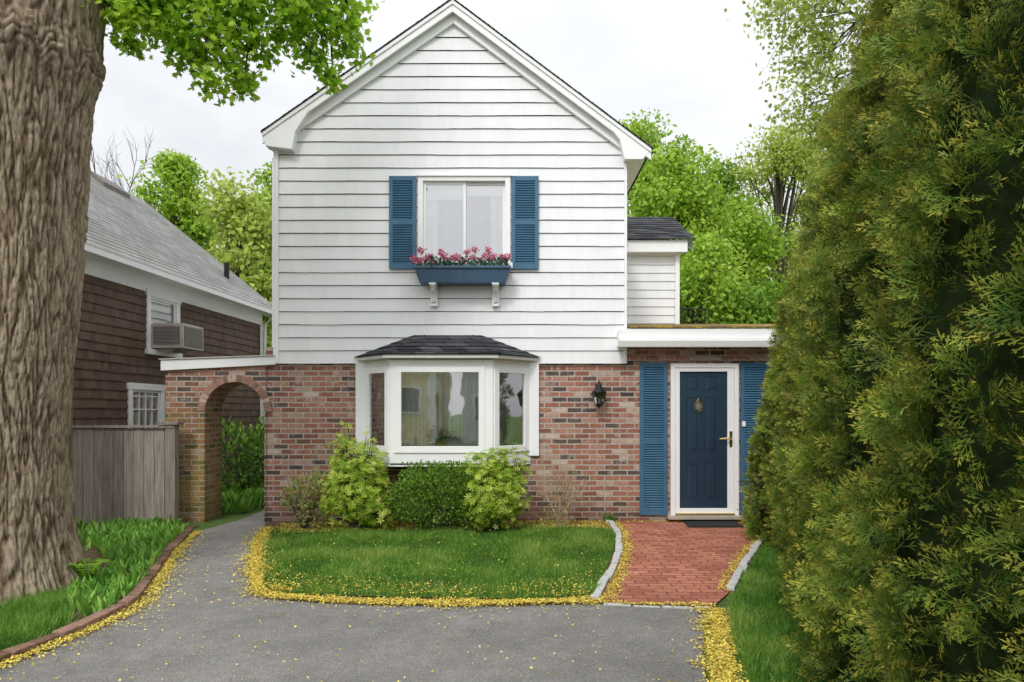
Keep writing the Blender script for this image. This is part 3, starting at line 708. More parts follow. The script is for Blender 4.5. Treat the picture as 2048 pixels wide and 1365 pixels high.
for w in (w1,w2):
    t=.11
    mb.lbox(fr,w[0],w[0]+t,-.03,.04,w[2],w[3],m_white); mb.lbox(fr,w[1]-t,w[1],-.03,.04,w[2],w[3],m_white)
    mb.lbox(fr,w[0]-.03,w[1]+.03,-.03,.05,w[3]-t,w[3]+.004,m_white); mb.lbox(fr,w[0]-.03,w[1]+.03,-.03,.07,w[2]-.06,w[2]+.04,m_white)
    mb.face([LP(w[0]+t,-.02,w[2]),LP(w[1]-t,-.02,w[2]),LP(w[1]-t,-.02,w[3]-t),LP(w[0]+t,-.02,w[3]-t)],m_glass)
    mb.lbox(fr,w[0]+t,w[0]+t+.04,-.019,.01,w[2],w[3]-t,m_white); mb.lbox(fr,w[1]-t-.04,w[1]-t,-.019,.01,w[2],w[3]-t,m_white); mb.lbox(fr,w[0]+t+.04,w[1]-t-.04,-.019,.01,w[3]-t-.04,w[3]-t,m_white)
mb.lbox(fr,w2[0]+.15,w2[1]-.15,-.10,-.09,w2[2],w2[3],m_curtw)
mb.lbox(fr,w1[0]+.15,w1[1]-.15,-.10,-.09,w1[3]-.35,w1[3],m_curt)
for k in range(1,4):
    u=w2[0]+.15+(w2[1]-w2[0]-.3)*k/4; mb.lbox(fr,u-.01,u+.01,-.018,.008,w2[2]+.04,w2[3]-.15,m_white)
for z in (1.33,1.62,1.85): mb.lbox(fr,w2[0]+.15,w2[1]-.15,-.018,.006,z-.01,z+.01,m_white)
for p in [(uend-.02,.06)]: mb.tube([LP(p[0],p[1]+.28,3.93),LP(p[0],p[1]+.05,3.7),LP(p[0],p[1]+.03,0)],[.04]*3,m_white,8)
mb.obj('trim_and_windows',B,.004)
mb=MB()
ez,rzz=4.04,6.95; en,rn=.40,-3.25
nc=30
for i in range(nc):
    t0=i/nc;t1=(i+1)/nc+.004
    n0=en+(rn-en)*t0;n1=en+(rn-en)*t1;z0=ez+(rzz-ez)*t0;z1=ez+(rzz-ez)*t1
    mb.face([LP(ust-.3,n0,z0+.014),LP(uend+.35,n0,z0+.014),LP(uend+.35,n1,z1+.003),LP(ust-.3,n1,z1+.003)],m_gshing)
    mb.face([LP(ust-.3,n0,z0),LP(uend+.35,n0,z0),LP(uend+.35,n0,z0+.014),LP(ust-.3,n0,z0+.014)],m_gshing)
mb.face([LP(ust-.3,rn,rzz),LP(uend+.35,rn,rzz),LP(uend+.35,-6.95,4.0),LP(ust-.3,-6.95,4.0)],m_gshing)
mb.face([LP(uend+.35,en,ez),LP(uend+.35,rn,rzz),LP(uend+.35,rn,rzz-.18),LP(uend+.35,en,ez-.14)],m_white)
mb.obj('roof',B)
mb=MB()
def RP(u,t,h): return LP(u,en+(rn-en)*t,ez+(rzz-ez)*t+h)
mb.hexa([RP(4.7,.86,.0),RP(5.6,.86,.0),RP(5.6,.95,.0),RP(4.7,.95,.0),RP(4.7,.86,.12),RP(5.6,.86,.12),RP(5.6,.95,.12),RP(4.7,.95,.12)],m_acg)
mb.tube([RP(5.6,.22,-.05),RP(5.6,.22,.35)],[.06,.06],m_black,8); mb.obj('roof_skylight_vent',B)
AC=empty('window_air_conditioner'); mb=MB()
cu=(w1[0]+w1[1])/2; u0,u1=cu-.37,cu+.33; z0,z1=2.72,3.16
mb.lbox(fr,u0,u1,-.02,.60,z0,z1,m_acb)
mb.lbox(fr,u0+.04,u1-.04,.601,.608,z0+.04,z1-.04,m_acg)
for k in range(14): mb.lbox(fr,u0+.05,u1-.05,.609,.62,z0+.05+k*.025,z0+.058+k*.025,m_acb)
mb.lbox(fr,u0-.006,u0-.001,.06,.54,z0+.06,z1-.06,m_acg)
for k in range(12): mb.lbox(fr,u0-.012,u0-.007,.08,.52,z0+.075+k*.025,z0+.083+k*.025,m_acb)
mb.lbox(fr,w1[0]+.12,w1[1]-.12,-.01,.0,z1,z1+.02,m_white); mb.lbox(fr,u0+.1,u0+.14,0.02,.35,z0-.05,z0-.002,m_acb)
mb.lbox(fr,u1-.14,u1-.1,0.02,.35,z0-.05,z0-.002,m_acb)
mb.obj('case',AC,.006)
# ================================================================ GROUND
m,nt,out=newmat('ground_grass'); v=objvec(nt)
c=ramp(nt,noise(nt,v,3,6,.7),[(.3,(.05,.09,.015)),(.7,(.10,.17,.03))]); principled(nt,out,c,.95,bump(nt,noise(nt,v,60,4),1,.02)); m_gr=m
mb=MB()
mb.face([(-400,-400,0),(400,-400,0),(400,600,0),(-400,600,0)],m_gr); mb.obj('ground')
m,nt,out=newmat('asphalt'); v=objvec(nt)
c=ramp(nt,noise(nt,v,110,5,.9),[(.30,(.07,.066,.06)),(.48,(.205,.197,.184)),(.56,(.28,.27,.25)),(.70,(.56,.53,.48))])
c=mix(nt,1.0,c,ramp(nt,noise(nt,v,.9,7,.72),[(.32,.78),(.68,1.2)]),'MULTIPLY')
c=mix(nt,1.0,c,ramp(nt,noise(nt,objvec(nt,(1,1,1)),6,6,.8),[(.3,.86),(.7,1.12)]),'MULTIPLY')
principled(nt,out,c,.95,bump(nt,noise(nt,v,120,5,.85),1,.008),spec=.15); m_asph=m
ledge=[G(-500,1500),G(-150,1385),G(0,1332),G(150,1272),G(268,1215),G(312,1160),G(345,1110),G(388,1066)]
ledge_s=smooth(ledge)
island_edge=smooth([G(527,1058),G(503,1095),G(497,1150),G(510,1190),G(600,1205),G(760,1213),G(980,1215),G(1192,1209)])
drive=ledge_s+[(-3.95,9.9),(-4.0,13.5),(-3.45,13.5),(-3.5,9.72)]+island_edge+[G(1430,1215),G(1408,1260),G(1405,1310),G(1412,1365),(1.15,3.0),(1.6,0),(2,-9),(-9,-9),(-9,1.5)]
sheet('driveway',drive,.006,m_asph)
lk=smooth([G(1207,1036),G(1232,1065),G(1237,1100),G(1226,1140),G(1190,1203)]); rk=smooth([G(1462,1185),G(1485,1140),G(1512,1098),G(1556,1060)])
path=[(G(1213,1040)[0],9.74)]+lk+[G(1200,1209),G(1425,1218)]+rk+[(G(1556,1060)[0]+.1,9.74)]
sheet('brick_path',path[::-1],.016,m_paver)
def stones(name,curve,w,h,L,mat,gap=.015,z=0,side=0):
    mb=MB(); c=[np.array(p) for p in curve]; d=[0]
    for a,b in zip(c[:-1],c[1:]): d.append(d[-1]+np.linalg.norm(b-a))
    tot=d[-1]; s=0
    def at(s):
        s=min(max(s,0),tot-1e-6)
        i=max(j for j in range(len(d)) if d[j]<=s); i=min(i,len(c)-2); t=(s-d[i])/max(d[i+1]-d[i],1e-6); return c[i]+(c[i+1]-c[i])*t
    while s<tot-.03:
        l=L*random.uniform(.8,1.2); e=min(s+l,tot); a=at(s+gap/2); b=at(e-gap/2); t=b-a; t=t/max(np.linalg.norm(t),1e-6); nn=np.array([-t[1],t[0]]); ww=w*random.uniform(.85,1.1); hh=h*random.uniform(.85,1.15); off=nn*random.uniform(-.01,.01)
        P=[a-nn*ww/2+off,b-nn*ww/2+off,b+nn*ww/2+off,a+nn*ww/2+off]
        mb.hexa([(p[0],p[1],z-.05) for p in P]+[(p[0],p[1],z+hh+random.uniform(-.006,.006)) for p in P],mat if not isinstance(mat,list) else random.choice(mat)); s=e
    return mb.obj(name,None,.008)
stones('granite_kerb',lk,.08,.05,.30,m_granite,.02); stones('granite_kerb',rk,.08,.045,.26,m_granite,.02)
stones('stone_edging',[G(1205,1212),G(1320,1216),G(1428,1221)],.04,.02,.25,m_granite)
stones('brick_edging',[(p[0]-.06,p[1]) for p in ledge_s],.10,.055,.21,[vb[2],M('dirty_brick_b',(.20,.12,.08),.9,.4,15,.8),M('dirty_brick',(.14,.08,.05),.9,.4,15,.8)])
lawn=smooth([G(533,1062),G(527,1100),G(530,1165),G(548,1188),G(650,1194),G(900,1200),G(1180,1196),G(1212,1140),G(1226,1100),G(1216,1063),G(1000,1058),(G(760,1060)),G(600,1066)],True,4)
bed=[(-3.5,9.74)]+island_edge+[G(1196,1205)]+lk[::-1]+[(G(1213,1040)[0],9.74)]
sheet('planting_bed',bed[::-1],.01,m_soil)
m_lawnb=M('lawn_soil',(.06,.12,.018),.95,.5,14,1,50)
sheet('lawn_base',lawn,.02,m_lawnb)
BL=([(-.5,0,0),(.5,0,0),(.3,.5,.08),(-.3,.5,.08),(0,1,.3)],[(0,1,2),(0,2,3),(3,2,4)])
m_grass=leafmat('grass_blade',[(0,(.045,.125,.014)),(.35,(.105,.25,.03)),(.7,(.19,.36,.05)),(1,(.38,.47,.12))],.35)
def grass(name,poly,n,h0,h1,w=.006,z=.015,parent=None,mat=m_grass):
    q=samp(poly,n)
    nz=np.array([mnoise.noise((a*1.7,b*1.7,0))+.6*mnoise.noise((a*7,b*7,4)) for a,b in q]); P=np.column_stack([q,np.full(n,z)])
    d=np.column_stack([rng.normal(0,.4,n),rng.normal(0,.4,n),np.ones(n)]); nn=np.column_stack([rng.normal(size=(n,2)),np.zeros(n)])
    h=rng.uniform(h0,h1,n)*(1+.7*nz); S=np.column_stack([np.full(n,w)*rng.uniform(.7,1.4,n),h,h])
    return scatter(name,*BL,P,basis(d,nn),S,mat,parent,rnd=np.clip(rng.random(n)*.75+nz*.55+.1,0,1))
grass('lawn',lawn,90000,.025,.07)
rg=[G(1430,1230)]+rk+[(G(1556,1060)[0]+.1,9.74),(4.5,9.74),(4.5,2),(1.35,2.0),(1.20,3.4),G(1440,1330),G(1440,1280)]
sheet('grass_strip',rg,.012,m_lawnb)
rgs=[G(1460,1225)]+[(p[0]+.08,p[1]) for p in rk]+[(3.2,9.5),(2.8,7),(2.4,4.5),(2.2,2.6),(1.35,2.6),(1.3,3.6),G(1480,1330),G(1465,1280)]
grass('grass',rgs,42000,.03,.09)
lgp=[(p[0]-.15,p[1]) for p in ledge_s]
lbed=lgp+[(G(388,1066)[0]-.15,9.42),(-6.5,9.42),(-7,3),(-7,1.5)]
sheet('garden_soil',lbed,.012,m_soil)
gl=[G(-120,1420),G(0,1320),G(140,1262),G(150,1215),G(120,1185),G(0,1200),G(-200,1230),G(-300,1400)]
grass('grass',gl,22000,.05,.12,.007)
LL=([(-.05,0,0),(.05,0,0),(.22,.35,-.02),(-.22,.35,-.02),(.2,.65,-.06),(-.2,.65,-.06),(0,1,-.16),(0,.35,-.07),(0,.65,-.1)],
    [(0,1,7),(1,2,7),(0,7,3),(2,4,7),(4,8,7),(3,7,5),(7,8,5),(4,6,8),(5,8,6)])
m_lily=leafmat('lily_leaf',[(0,(.07,.22,.02)),(.5,(.17,.38,.05)),(1,(.34,.56,.11))],.35)
lp=[G(165,1078),G(250,1056),G(350,1050),G(372,1062),G(330,1105),G(295,1160),G(255,1200),G(190,1245),G(125,1225),G(140,1190),G(230,1140),G(190,1100)]
def lilies(name,poly,n,h0=.10,h1=.18,wf=.46):
    q=samp(poly,n); P=np.column_stack([q,np.full(n,.01)]); az_=rng.uniform(0,2*math.pi,n); tl=rng.uniform(.1,.6,n)
    d=np.column_stack([np.cos(az_)*tl,np.sin(az_)*tl,np.ones(n)]); nn=np.column_stack([-np.cos(az_),-np.sin(az_),tl*0+.3]); h=rng.uniform(h0,h1,n)
    return scatter(name,*LL,P,basis(d,nn),np.column_stack([h*wf,h,h]),m_lily)
lilies('lily_of_the_valley',lp,1700)
lilies('lily_of_the_valley',[(-5.9,6.4),(-5.9,9.3),(-4.6,9.3),(-4.9,6.5)],600)
lilies('lily_of_the_valley',[(-5.9,10.5),(-4.1,10.4),(-4.05,13),(-5.8,13)],1300,.15,.3)
ps=[];ds=[]
fx,fy=G(175,1178)
for k in range(9):
    a=k*.7; L=.22
    for j in range(14):
        t=j/14; c_=np.array([fx+math.cos(a)*L*t,fy+math.sin(a)*L*t*.8,.08+.16*math.sin(t*2.4)])
        for s in (-1,1):
            ps.append(c_); ds.append((math.cos(a+s*1.3),math.sin(a+s*1.3),.1,.07*(1-t)+.015))
ds=np.array(ds); scatter('fern',*LEAF,np.array(ps),basis(ds[:,:3],np.tile([0.,0,1],(len(ps),1))+rng.normal(0,.15,(len(ps),3))),ds[:,3],leafmat('fern_leaf',[(0,(.18,.40,.02)),(1,(.32,.58,.04))]))
# petals ---------------------------------------------------------
m_pet=leafmat('maple_blossom',[(0,(.26,.18,.03)),(.4,(.56,.42,.05)),(1,(.84,.70,.16))],0,rough=.8)
PE=([(-.5,-.4,0),(.5,-.3,.05),(.4,.5,.2),(-.3,.45,.1)],[(0,1,2),(0,2,3)])
pts=[]
def along(curve,n,sig,off=0.0):
    c=np.array(curve); seg=np.linalg.norm(np.diff(c,axis=0),axis=1); cum=np.concatenate([[0],np.cumsum(seg)]); s=rng.random(n)*cum[-1]
    i=np.clip(np.searchsorted(cum,s)-1,0,len(seg)-1); t=(s-cum[i])/seg[i]; p=c[i]+(c[i+1]-c[i])*t[:,None]; tg=(c[i+1]-c[i])/seg[i][:,None]; nn=np.column_stack([-tg[:,1],tg[:,0]])
    wv=np.array([.35+1.4*abs(mnoise.noise((a*2.1,b*2.1,3)))+.5*abs(mnoise.noise((a*8,b*8,5))) for a,b in p])
    o=off+rng.normal(0,sig,n)*wv
    return p+nn*o[:,None]
pts.append(along(island_edge,19000,.06,.07)); pts.append(along(island_edge,3000,.18,.04))
pts.append(along(ledge_s,8000,.05,-.04)); pts.append(along(ledge_s,1500,.16,-.12))
pts.append(along([(p[0]+.09,p[1]) for p in lk],4500,.05)); pts.append(along([(p[0]-.09,p[1]) for p in rk],2000,.04))
pts.append(along([G(1425,1222),G(1436,1250),G(1440,1300),G(1445,1365),(1.35,3.2)],9000,.08))
wallstrip=[G(560,1050),G(690,1046),G(1000,1040),G(1215,1038),G(1228,1062),G(1000,1063),G(760,1068),G(560,1072)]
pts.append(samp(wallstrip,19000))
pts.append(samp(bed,2000)); pts.append(samp([G(540,1150),G(540,1195),G(1180,1200),G(1200,1150),G(1000,1185)],1600))
dr=samp([G(250,1240),G(390,1070),(-3.9,9.7),G(530,1200),G(1190,1215),G(1420,1225),(1.1,3),(-2.5,3)],800); pts.append(dr)
pts.append(samp(path,150)); pts.append(along([(1.6,9.68),(3.6,9.68)],900,.04))
pts.append(along([G(1190,1205),G(1260,1213),G(1430,1215)],900,.03))
q=np.concatenate(pts); n=len(q)
inl=inpoly(q,lawn); zz=np.where(inl,rng.uniform(.03,.06,n),rng.uniform(.02,.03,n))
keep=q[:,1]<9.74; q=q[keep]; zz=zz[keep]; n=len(q)
nn=rng.normal(0,.35,(n,3))+[0,0,1]; dd=np.column_stack([rng.normal(size=(n,2)),rng.normal(0,.2,n)])
scatter('fallen_blossoms',*PE,np.column_stack([q,zz]),basis(dd,nn),rng.uniform(.006,.017,n),m_pet)
# ================================================================ BUSHES
def bush(name,clumps,nleaf,size,mat,twig=True,tmpl=LEAF,up=.5,base=None,twc=m_trunkb):
    E=empty(name); ps=[];nr=[]
    tot=sum(c[3]*c[4]*c[5] for c in clumps)
    for (x,y,z,rx_,ry_,rz_) in clumps:
        k=int(nleaf*rx_*ry_*rz_/tot); d=rdir(k); lump=np.array([mnoise.noise((a*2.3+x,b*2.3,c*2.3+z)) for a,b,c in d])
        r_=(1+.45*lump)*rng.uniform(.45,1.05,k)**.5
        ps.append(np.array([x,y,z])+d*r_[:,None]*np.array([rx_,ry_,rz_])); nr.append(d)
    P=np.concatenate(ps); D=np.concatenate(nr); k=len(P); ok=P[:,2]>.02; P=P[ok];D=D[ok];k=len(P)
    scatter('leaves',*tmpl,P,basis(D*.7+rdir(k)*.6+[0,0,up],D+rdir(k)*.8),rng.uniform(size*.7,size*1.3,k),mat,E)
    if twig:
        mb=MB(); bx,by=base or (clumps[0][0],clumps[0][1])
        for c in clumps:
            for j in range(7):
                e=(c[0]+random.uniform(-.8,.8)*c[3],c[1]+random.uniform(-.8,.8)*c[4],c[2]+random.uniform(-.2,.9)*c[5])
                m_=((bx+e[0])/2+random.uniform(-.04,.04),(by+e[1])/2,e[2]*.5); mb.tube([(bx+random.uniform(-.05,.05),by,0),m_,e],[.012,.008,.003],twc,5)
        mb.obj('twigs',E)
    return E
m_lime=leafmat('lime_leaf',[(0,(.15,.30,.02)),(.5,(.40,.54,.05)),(1,(.72,.78,.18))],.4)
m_box=leafmat('boxwood_leaf',[(0,(.05,.14,.015)),(.6,(.15,.29,.03)),(1,(.34,.50,.08))],.25)
m_spar=leafmat('pale_leaf',[(0,(.20,.30,.06)),(.6,(.44,.50,.16)),(1,(.52,.26,.16))],.35)
def C(px,py,rpx,rpz,Y,ry=.25): return (WX(px,Y),Y,WZ(py,Y),rpx*Y/F,ry,rpz*Y/F)
def ROS():
    V=[];Fc=[]
    for k in range(6):
        a=k*math.pi/3; c_,s_=math.cos(a),math.sin(a); b=len(V)
        for (x,y,z) in ((0,0,0),(.16,.55,.12),(0,1,.25),(-.16,.55,.12)): V.append((x*c_-y*s_,z+.1,x*s_+y*c_))
        Fc+=[(b,b+1,b+2),(b,b+2,b+3)]
    return V,Fc
RO=ROS()
bush('azalea_bush',[C(715,985,66,66,9.0,.4),C(690,930,34,60,9.0,.2),C(735,955,40,65,9.05,.25),C(686,880,16,42,9.0,.1),C(738,900,14,50,9.0,.1),C(668,990,26,42,9.0),C(750,1020,36,36,8.9)],2300,.05,m_lime,tmpl=RO,up=.6)
bush('boxwood_bush',[C(862,1000,76,52,9.0,.4),C(900,975,64,44,9.1,.35),C(820,1005,48,46,8.95,.3),C(930,1020,55,35,9.0,.3),C(850,950,50,26,9.1),C(910,945,40,20,9.1)],13000,.034,m_box)
bush('azalea_bush',[C(990,985,55,58,8.9,.35),C(962,940,38,36,9.0,.2),C(1028,945,30,50,9.0,.15),C(1015,1000,40,46,8.85,.25),C(960,1010,32,36,8.85),C(995,920,20,24,9)],2100,.048,m_lime,tmpl=RO,up=.6)
bush('small_shrub',[C(610,985,38,30,9.0,.2),C(585,1000,22,20,9.0,.15),C(630,1030,32,25,8.95,.2),C(640,970,20,25,9.0)],1000,.055,m_spar)
def twigs(mb,p,d,L,r,dep,mat,spread=.5,tips=None,up=.1,kids=3):
    n=3; pts=[p]; cur=Vector(p); dd=Vector(d).normalized()
    for i in range(n):
        dd=(dd+Vector((random.uniform(-1,1),random.uniform(-1,1),random.uniform(-1,1)))*.16+Vector((0,0,up*.3))).normalized(); cur=cur+dd*L/n; pts.append(tuple(cur))
    mb.tube(pts,[r*(1-.5*i/n) for i in range(n+1)],mat,5 if dep>1 else 4)
    if dep==0:
        if tips is not None: tips.append(tuple(cur))
        return
    for k in range(kids):
        q=Vector(pts[random.randint(1,n)]) if k else cur
        nd=(dd+Vector((random.uniform(-1,1),random.uniform(-1,1),random.uniform(-1,1)))*spread+Vector((0,0,up))).normalized()
        twigs(mb,tuple(q),nd,L*random.uniform(.55,.8),r*.55,dep-1,mat,spread,tips,up,kids)
SH=empty('bare_shrub'); mb=MB(); tips=[]; sx,sy=WX(1118,9.2),9.2
m_twig=M('twig_bark',(.42,.32,.22),.9)
for k in range(9): twigs(mb,(sx+random.uniform(-.06,.06),sy,.02),(random.uniform(-.6,.6),random.uniform(-.3,.2),1),.38,.010,3,m_twig,.6,tips)
mb.obj('twigs',SH); n=min(len(tips),170); P=np.array(random.sample(tips,n)); scatter('buds',*LEAF,P,basis(rdir(n),rdir(n)),rng.uniform(.015,.03,n),m_spar,SH)
n=160; P=np.column_stack([rng.normal(sx-.02,.13,n),rng.normal(sy-.05,.08,n),np.abs(rng.normal(.14,.09,n))]); scatter('low_leaves',*LEAF,P,basis(rdir(n),rdir(n)),rng.uniform(.03,.055,n),m_spar,SH)
grass('grass_tuft',[(WX(1205),9.62),(WX(1228),9.62),(WX(1228),9.72),(WX(1205),9.72)],120,.12,.22,.01)
m_ddk=leafmat('rhododendron_leaf',[(0,(.05,.14,.02)),(.6,(.16,.34,.05)),(1,(.34,.52,.10))],.35)  # green range of the rhododendrons behind the arch
bush('rhododendron_bush',[(-4.95,12.1,.75,.32,.4,.62),(-4.75,12.9,.65,.35,.5,.6),(-4.9,14.0,.8,.45,.5,.6)],2200,.10,m_ddk,base=(-4.9,12.6))
# ================================================================ BIG MAPLE
MT=empty('maple_tree')
m,nt,out=newmat('maple_bark')
v=objvec(nt,(1,1,.28)); n1=noise(nt,v,42,7,.75,.4); n2=noise(nt,objvec(nt),60,5,.75)
hh=N(nt,'ShaderNodeAttribute',attribute_name='rnd')
c=ramp(nt,math_(nt,'ADD',math_(nt,'MULTIPLY',n1,.42),math_(nt,'MULTIPLY',hh.outputs['Fac'],.5)),[(.20,(.055,.038,.025)),(.36,(.19,.135,.092)),(.52,(.34,.262,.18)),(.72,(.50,.41,.30))])
c=mix(nt,ramp(nt,noise(nt,objvec(nt,(1,1,.5)),1.7,5),[(.5,0.0),(.7,.4)]),c,(.24,.21,.09))
c=mix(nt,1.0,c,ramp(nt,n2,[(.3,.75),(.7,1.2)]),'MULTIPLY')
principled(nt,out,c,.95,bump(nt,math_(nt,'ADD',n1,math_(nt,'MULTIPLY',n2,.5)),1,.025),spec=.1); m_bark=m
S_,Rr=420,600; zs=np.linspace(-.05,7.2,Rr); ezs=[-1,0,.2,.5,1.2,2.0,3.2,4.4,5.2,7.5]
rad=np.interp(zs,ezs,[.8,.70,.60,.535,.50,.505,.55,.62,.70,.80]); cxs=np.interp(zs,[0,1.5,5.2,8],[-4.46,-4.46,-4.38,-4.3])
V=np.zeros((Rr,S_,3)); hv=np.zeros((Rr,S_)); nz_=mnoise.noise
for i in range(Rr):
    z=zs[i]
    for k in range(S_):
        t=2*math.pi*k/S_; ct,st_=math.cos(t),math.sin(t)
        if st_>.45:
            V[i,k]=(cxs[i]+ct*rad[i],6.0+st_*rad[i],z); hv[i,k]=.5; continue
        w=nz_((ct*3,st_*3,z*1.8))*.75
        a=nz_((ct*13+w,st_*13+w,z*2.6)); b2=nz_((ct*27+w*2,st_*27,z*7.5+9)); 
        f=min(1,abs(a)*3.6)*.6+min(1,abs(b2)*3)*.4
        r0=rad[i]+.05*nz_((ct*1.3,st_*1.3,z*.6))+.036*(f-.6)
        if z<.7: r0+=(.7-z)**2*.55*max(0,nz_((ct*1.6+3,st_*1.6,.3))+.35)
        g_=math.exp(-((z-4.62)/.2)**2)
        if g_>.02:
            q_=abs(nz_((ct*5,st_*5,z*13+nz_((ct*9,st_*9,z*3))*2))); f=f*(1-.7*g_)+.7*g_*min(1,q_*2.6); r0+=g_*(.05+.05*(q_-.2))
        hv[i,k]=f; V[i,k]=(cxs[i]+ct*r0,6.0+st_*r0,z)
idx=np.arange(Rr*S_).reshape(Rr,S_); nx=np.roll(idx,-1,axis=1)
Fa=np.stack([idx[:-1],nx[:-1],nx[1:],idx[1:]],axis=-1).reshape(-1,4)
npmesh('trunk',V.reshape(-1,3),Fa,m_bark,MT,{'rnd':hv.ravel()},True)
mb=MB()
mb.tube([(-4.3,6,6.9),(-4.0,6.1,7.8),(-3.2,6.3,8.8),(-2.2,6.5,9.5)],[.5,.4,.28,.15],m_bark,16); mb.tube([(-4.4,6,6.9),(-4.9,6,8.2),(-5.8,5.8,9.5),(-6.3,5.5,11)],[.5,.4,.3,.15],m_bark,16)
mb.tube([(-4.3,6,6.6),(-3.6,6.2,7.1),(-2.8,6.4,7.1),(-2.0,6.5,6.7),(-1.4,6.6,6.1)],[.2,.14,.09,.06,.02],m_bark,10)
mb.tube([(-4.3,6,6.4),(-4.0,6.6,6.8),(-3.3,7.2,6.9),(-2.6,7.6,6.5)],[.16,.1,.07,.03],m_bark,10)
cl=[(215,-10,50,6.3),(250,35,40,6.2),(262,85,20,6.2),(300,20,50,6.5),(345,65,42,6.5),(390,30,60,6.7),(385,110,36,6.6),(418,165,26,6.6),(440,80,55,6.8),(470,145,36,6.9),(488,172,18,6.9),(500,40,55,7.0),(515,100,32,7.0),
    (560,10,45,7.1),(560,70,24,7.1),(600,55,40,7.2),(620,110,26,7.2),(650,45,45,7.3),(655,145,22,7.3),(668,165,12,7.3),(690,90,34,7.4),(705,55,25,7.4),(690,15,40,7.4),(620,0,45,7.2),(440,0,55,6.8),(340,-20,55,6.5),(500,-40,60,7),(600,-60,60,7.2),(700,-50,50,7.4),(250,-70,70,6.4),(400,-80,70,6.8)]
P=[];rl=[]
for (px,py,rr,Y) in cl:
    x,z=WX(px,Y),WZ(py,Y); R_=rr*Y/F; k=int(44+ (rr**2)*.10)
    g=rng.normal(size=(k,3))*R_*np.array([.55,.75,.5]); g[:,2]-=.15*(g[:,0]**2)/R_
    P.append(np.array([x,Y,z])+g); rl.append(np.clip(rng.random(k)*.6+random.uniform(0,.4),0,1))
    s=(WX(px+random.uniform(-60,20),Y),Y+.1,WZ(py,Y)+.55); mb.tube([s,((s[0]+x)/2,Y,z+.3),(x,Y,z-.3*R_)],[.018,.01,.004],m_bark,5)
    for j in range(5):
        e=g[j]; mb.tube([(x,Y,z+.1),(x+e[0],Y+e[1],z+e[2])],[.006,.003],m_bark,4)
for k in range(30):
    a=random.uniform(0,6.28); rr=random.uniform(.5,3.0); c_=np.array([-5.3+math.cos(a)*rr,6.6+math.sin(a)*rr,random.uniform(8.2,11.5)])
    P.append(c_+rng.normal(size=(110,3))*.55); rl.append(rng.random(110))
P=np.concatenate(P); n=len(P)
m_maple=leafmat('maple_leaf',[(0,(.11,.27,.01)),(.5,(.27,.49,.02)),(1,(.56,.74,.08))],.5)
nn=rdir(n)*.9+[0,-.3,.7]; dd=rdir(n)+[0,0,-.5]
scatter('leaves',*MAPLE,P,basis(dd,nn),rng.uniform(.05,.095,n),m_maple,MT,rnd=np.concatenate(rl))
mb.obj('limbs',MT,smooth=True)
# ================================================================ BACKGROUND TREES
def tree(name,bx,by,top,cz,rx_,rz_,npuff,lpp,lsz,mat,tr=.22,puff=.75,yr=None,loose=1.0):
    E=empty(name); mb=MB(); yr=yr or rx_
    mb.tube([(bx,by,-.1),(bx+.1,by,cz*.4),(bx-.05,by,cz),(bx,by,top-.6)],[tr,tr*.8,tr*.5,.03],m_trunkb,10)
    Ps=[];Ds=[];Rs=[]
    for k in range(npuff):
        d=Vector((random.gauss(0,1),random.gauss(0,1),random.gauss(0,1))).normalized(); s=random.uniform(.25,1)**.45
        taper=1-.35*max(0,d.z*s)
        c=Vector((bx+d.x*s*rx_*taper,by+d.y*s*yr*taper,cz+d.z*s*rz_))
        hz=min(c.z-.4,cz+rz_*.3)*random.uniform(.55,.9); st=Vector((bx,by,max(hz,1.2)))
        mid=(st+c)/2+Vector((0,0,.25)); mb.tube([tuple(st),tuple(mid),tuple(c)],[tr*.28,tr*.16,.015],m_trunkb,5)
        pr=puff*random.uniform(.6,1.25); k2=int(lpp*random.uniform(.6,1.3)); dd=rdir(k2)
        Ps.append(np.array(c)+dd*(rng.random((k2,1))**.5)*pr*np.array([1.15,1.15,.75])*loose); Ds.append(dd); Rs.append(np.clip(rng.random(k2)*.65+random.uniform(0,.35),0,1))
    P=np.concatenate(Ps);D=np.concatenate(Ds);n=len(P)
    scatter('leaves',*LEAF,P,basis(rdir(n)+[0,0,-.2],D+rdir(n)*.8+[0,0,.4]),rng.uniform(lsz*.7,lsz*1.3,n)*np.ones(n),mat,E,rnd=np.concatenate(Rs))
    mb.obj('trunk_and_limbs',E)
    return E
m_t1=leafmat('tree_leaf_bright',[(0,(.13,.27,.01)),(.5,(.31,.49,.04)),(1,(.54,.69,.13))],.45)
m_t2=leafmat('tree_leaf_yellowgreen',[(0,(.20,.31,.03)),(.5,(.43,.53,.09)),(1,(.64,.69,.21))],.45)
m_t3=leafmat('tree_leaf_deep',[(0,(.07,.18,.01)),(.5,(.18,.34,.03)),(1,(.34,.50,.07))],.4)
def T(px,pytop,pybot,rpx,Y,mat,np_=55,lpp=230,ls=.2,tr=.2,puff=.8,name='maple_tree',loose=1.0):
    top=WZ(pytop,Y); bot=max(WZ(pybot,Y),.8); cz=(top+bot)/2; tree(name,WX(px,Y),Y,top,cz,rpx*Y/F,(top-bot)/2,np_,lpp,ls,mat,tr,puff,loose=loose)
T(350,320,700,95,25,m_t1,60); T(480,360,760,90,22,m_t2,55); T(545,335,700,60,27,m_t1,40); T(420,450,780,100,30,m_t3,40); T(230,420,760,90,32,m_t2,35)
T(1275,225,640,75,24,m_t1,55,240,.17); T(1350,300,700,85,21,m_t1,60,240,.16); T(1430,330,740,80,26,m_t3,50); T(1560,245,640,105,25,m_t2,62,190,.15,loose=1.15); T(1480,400,760,95,23,m_t1,50,220,.16)
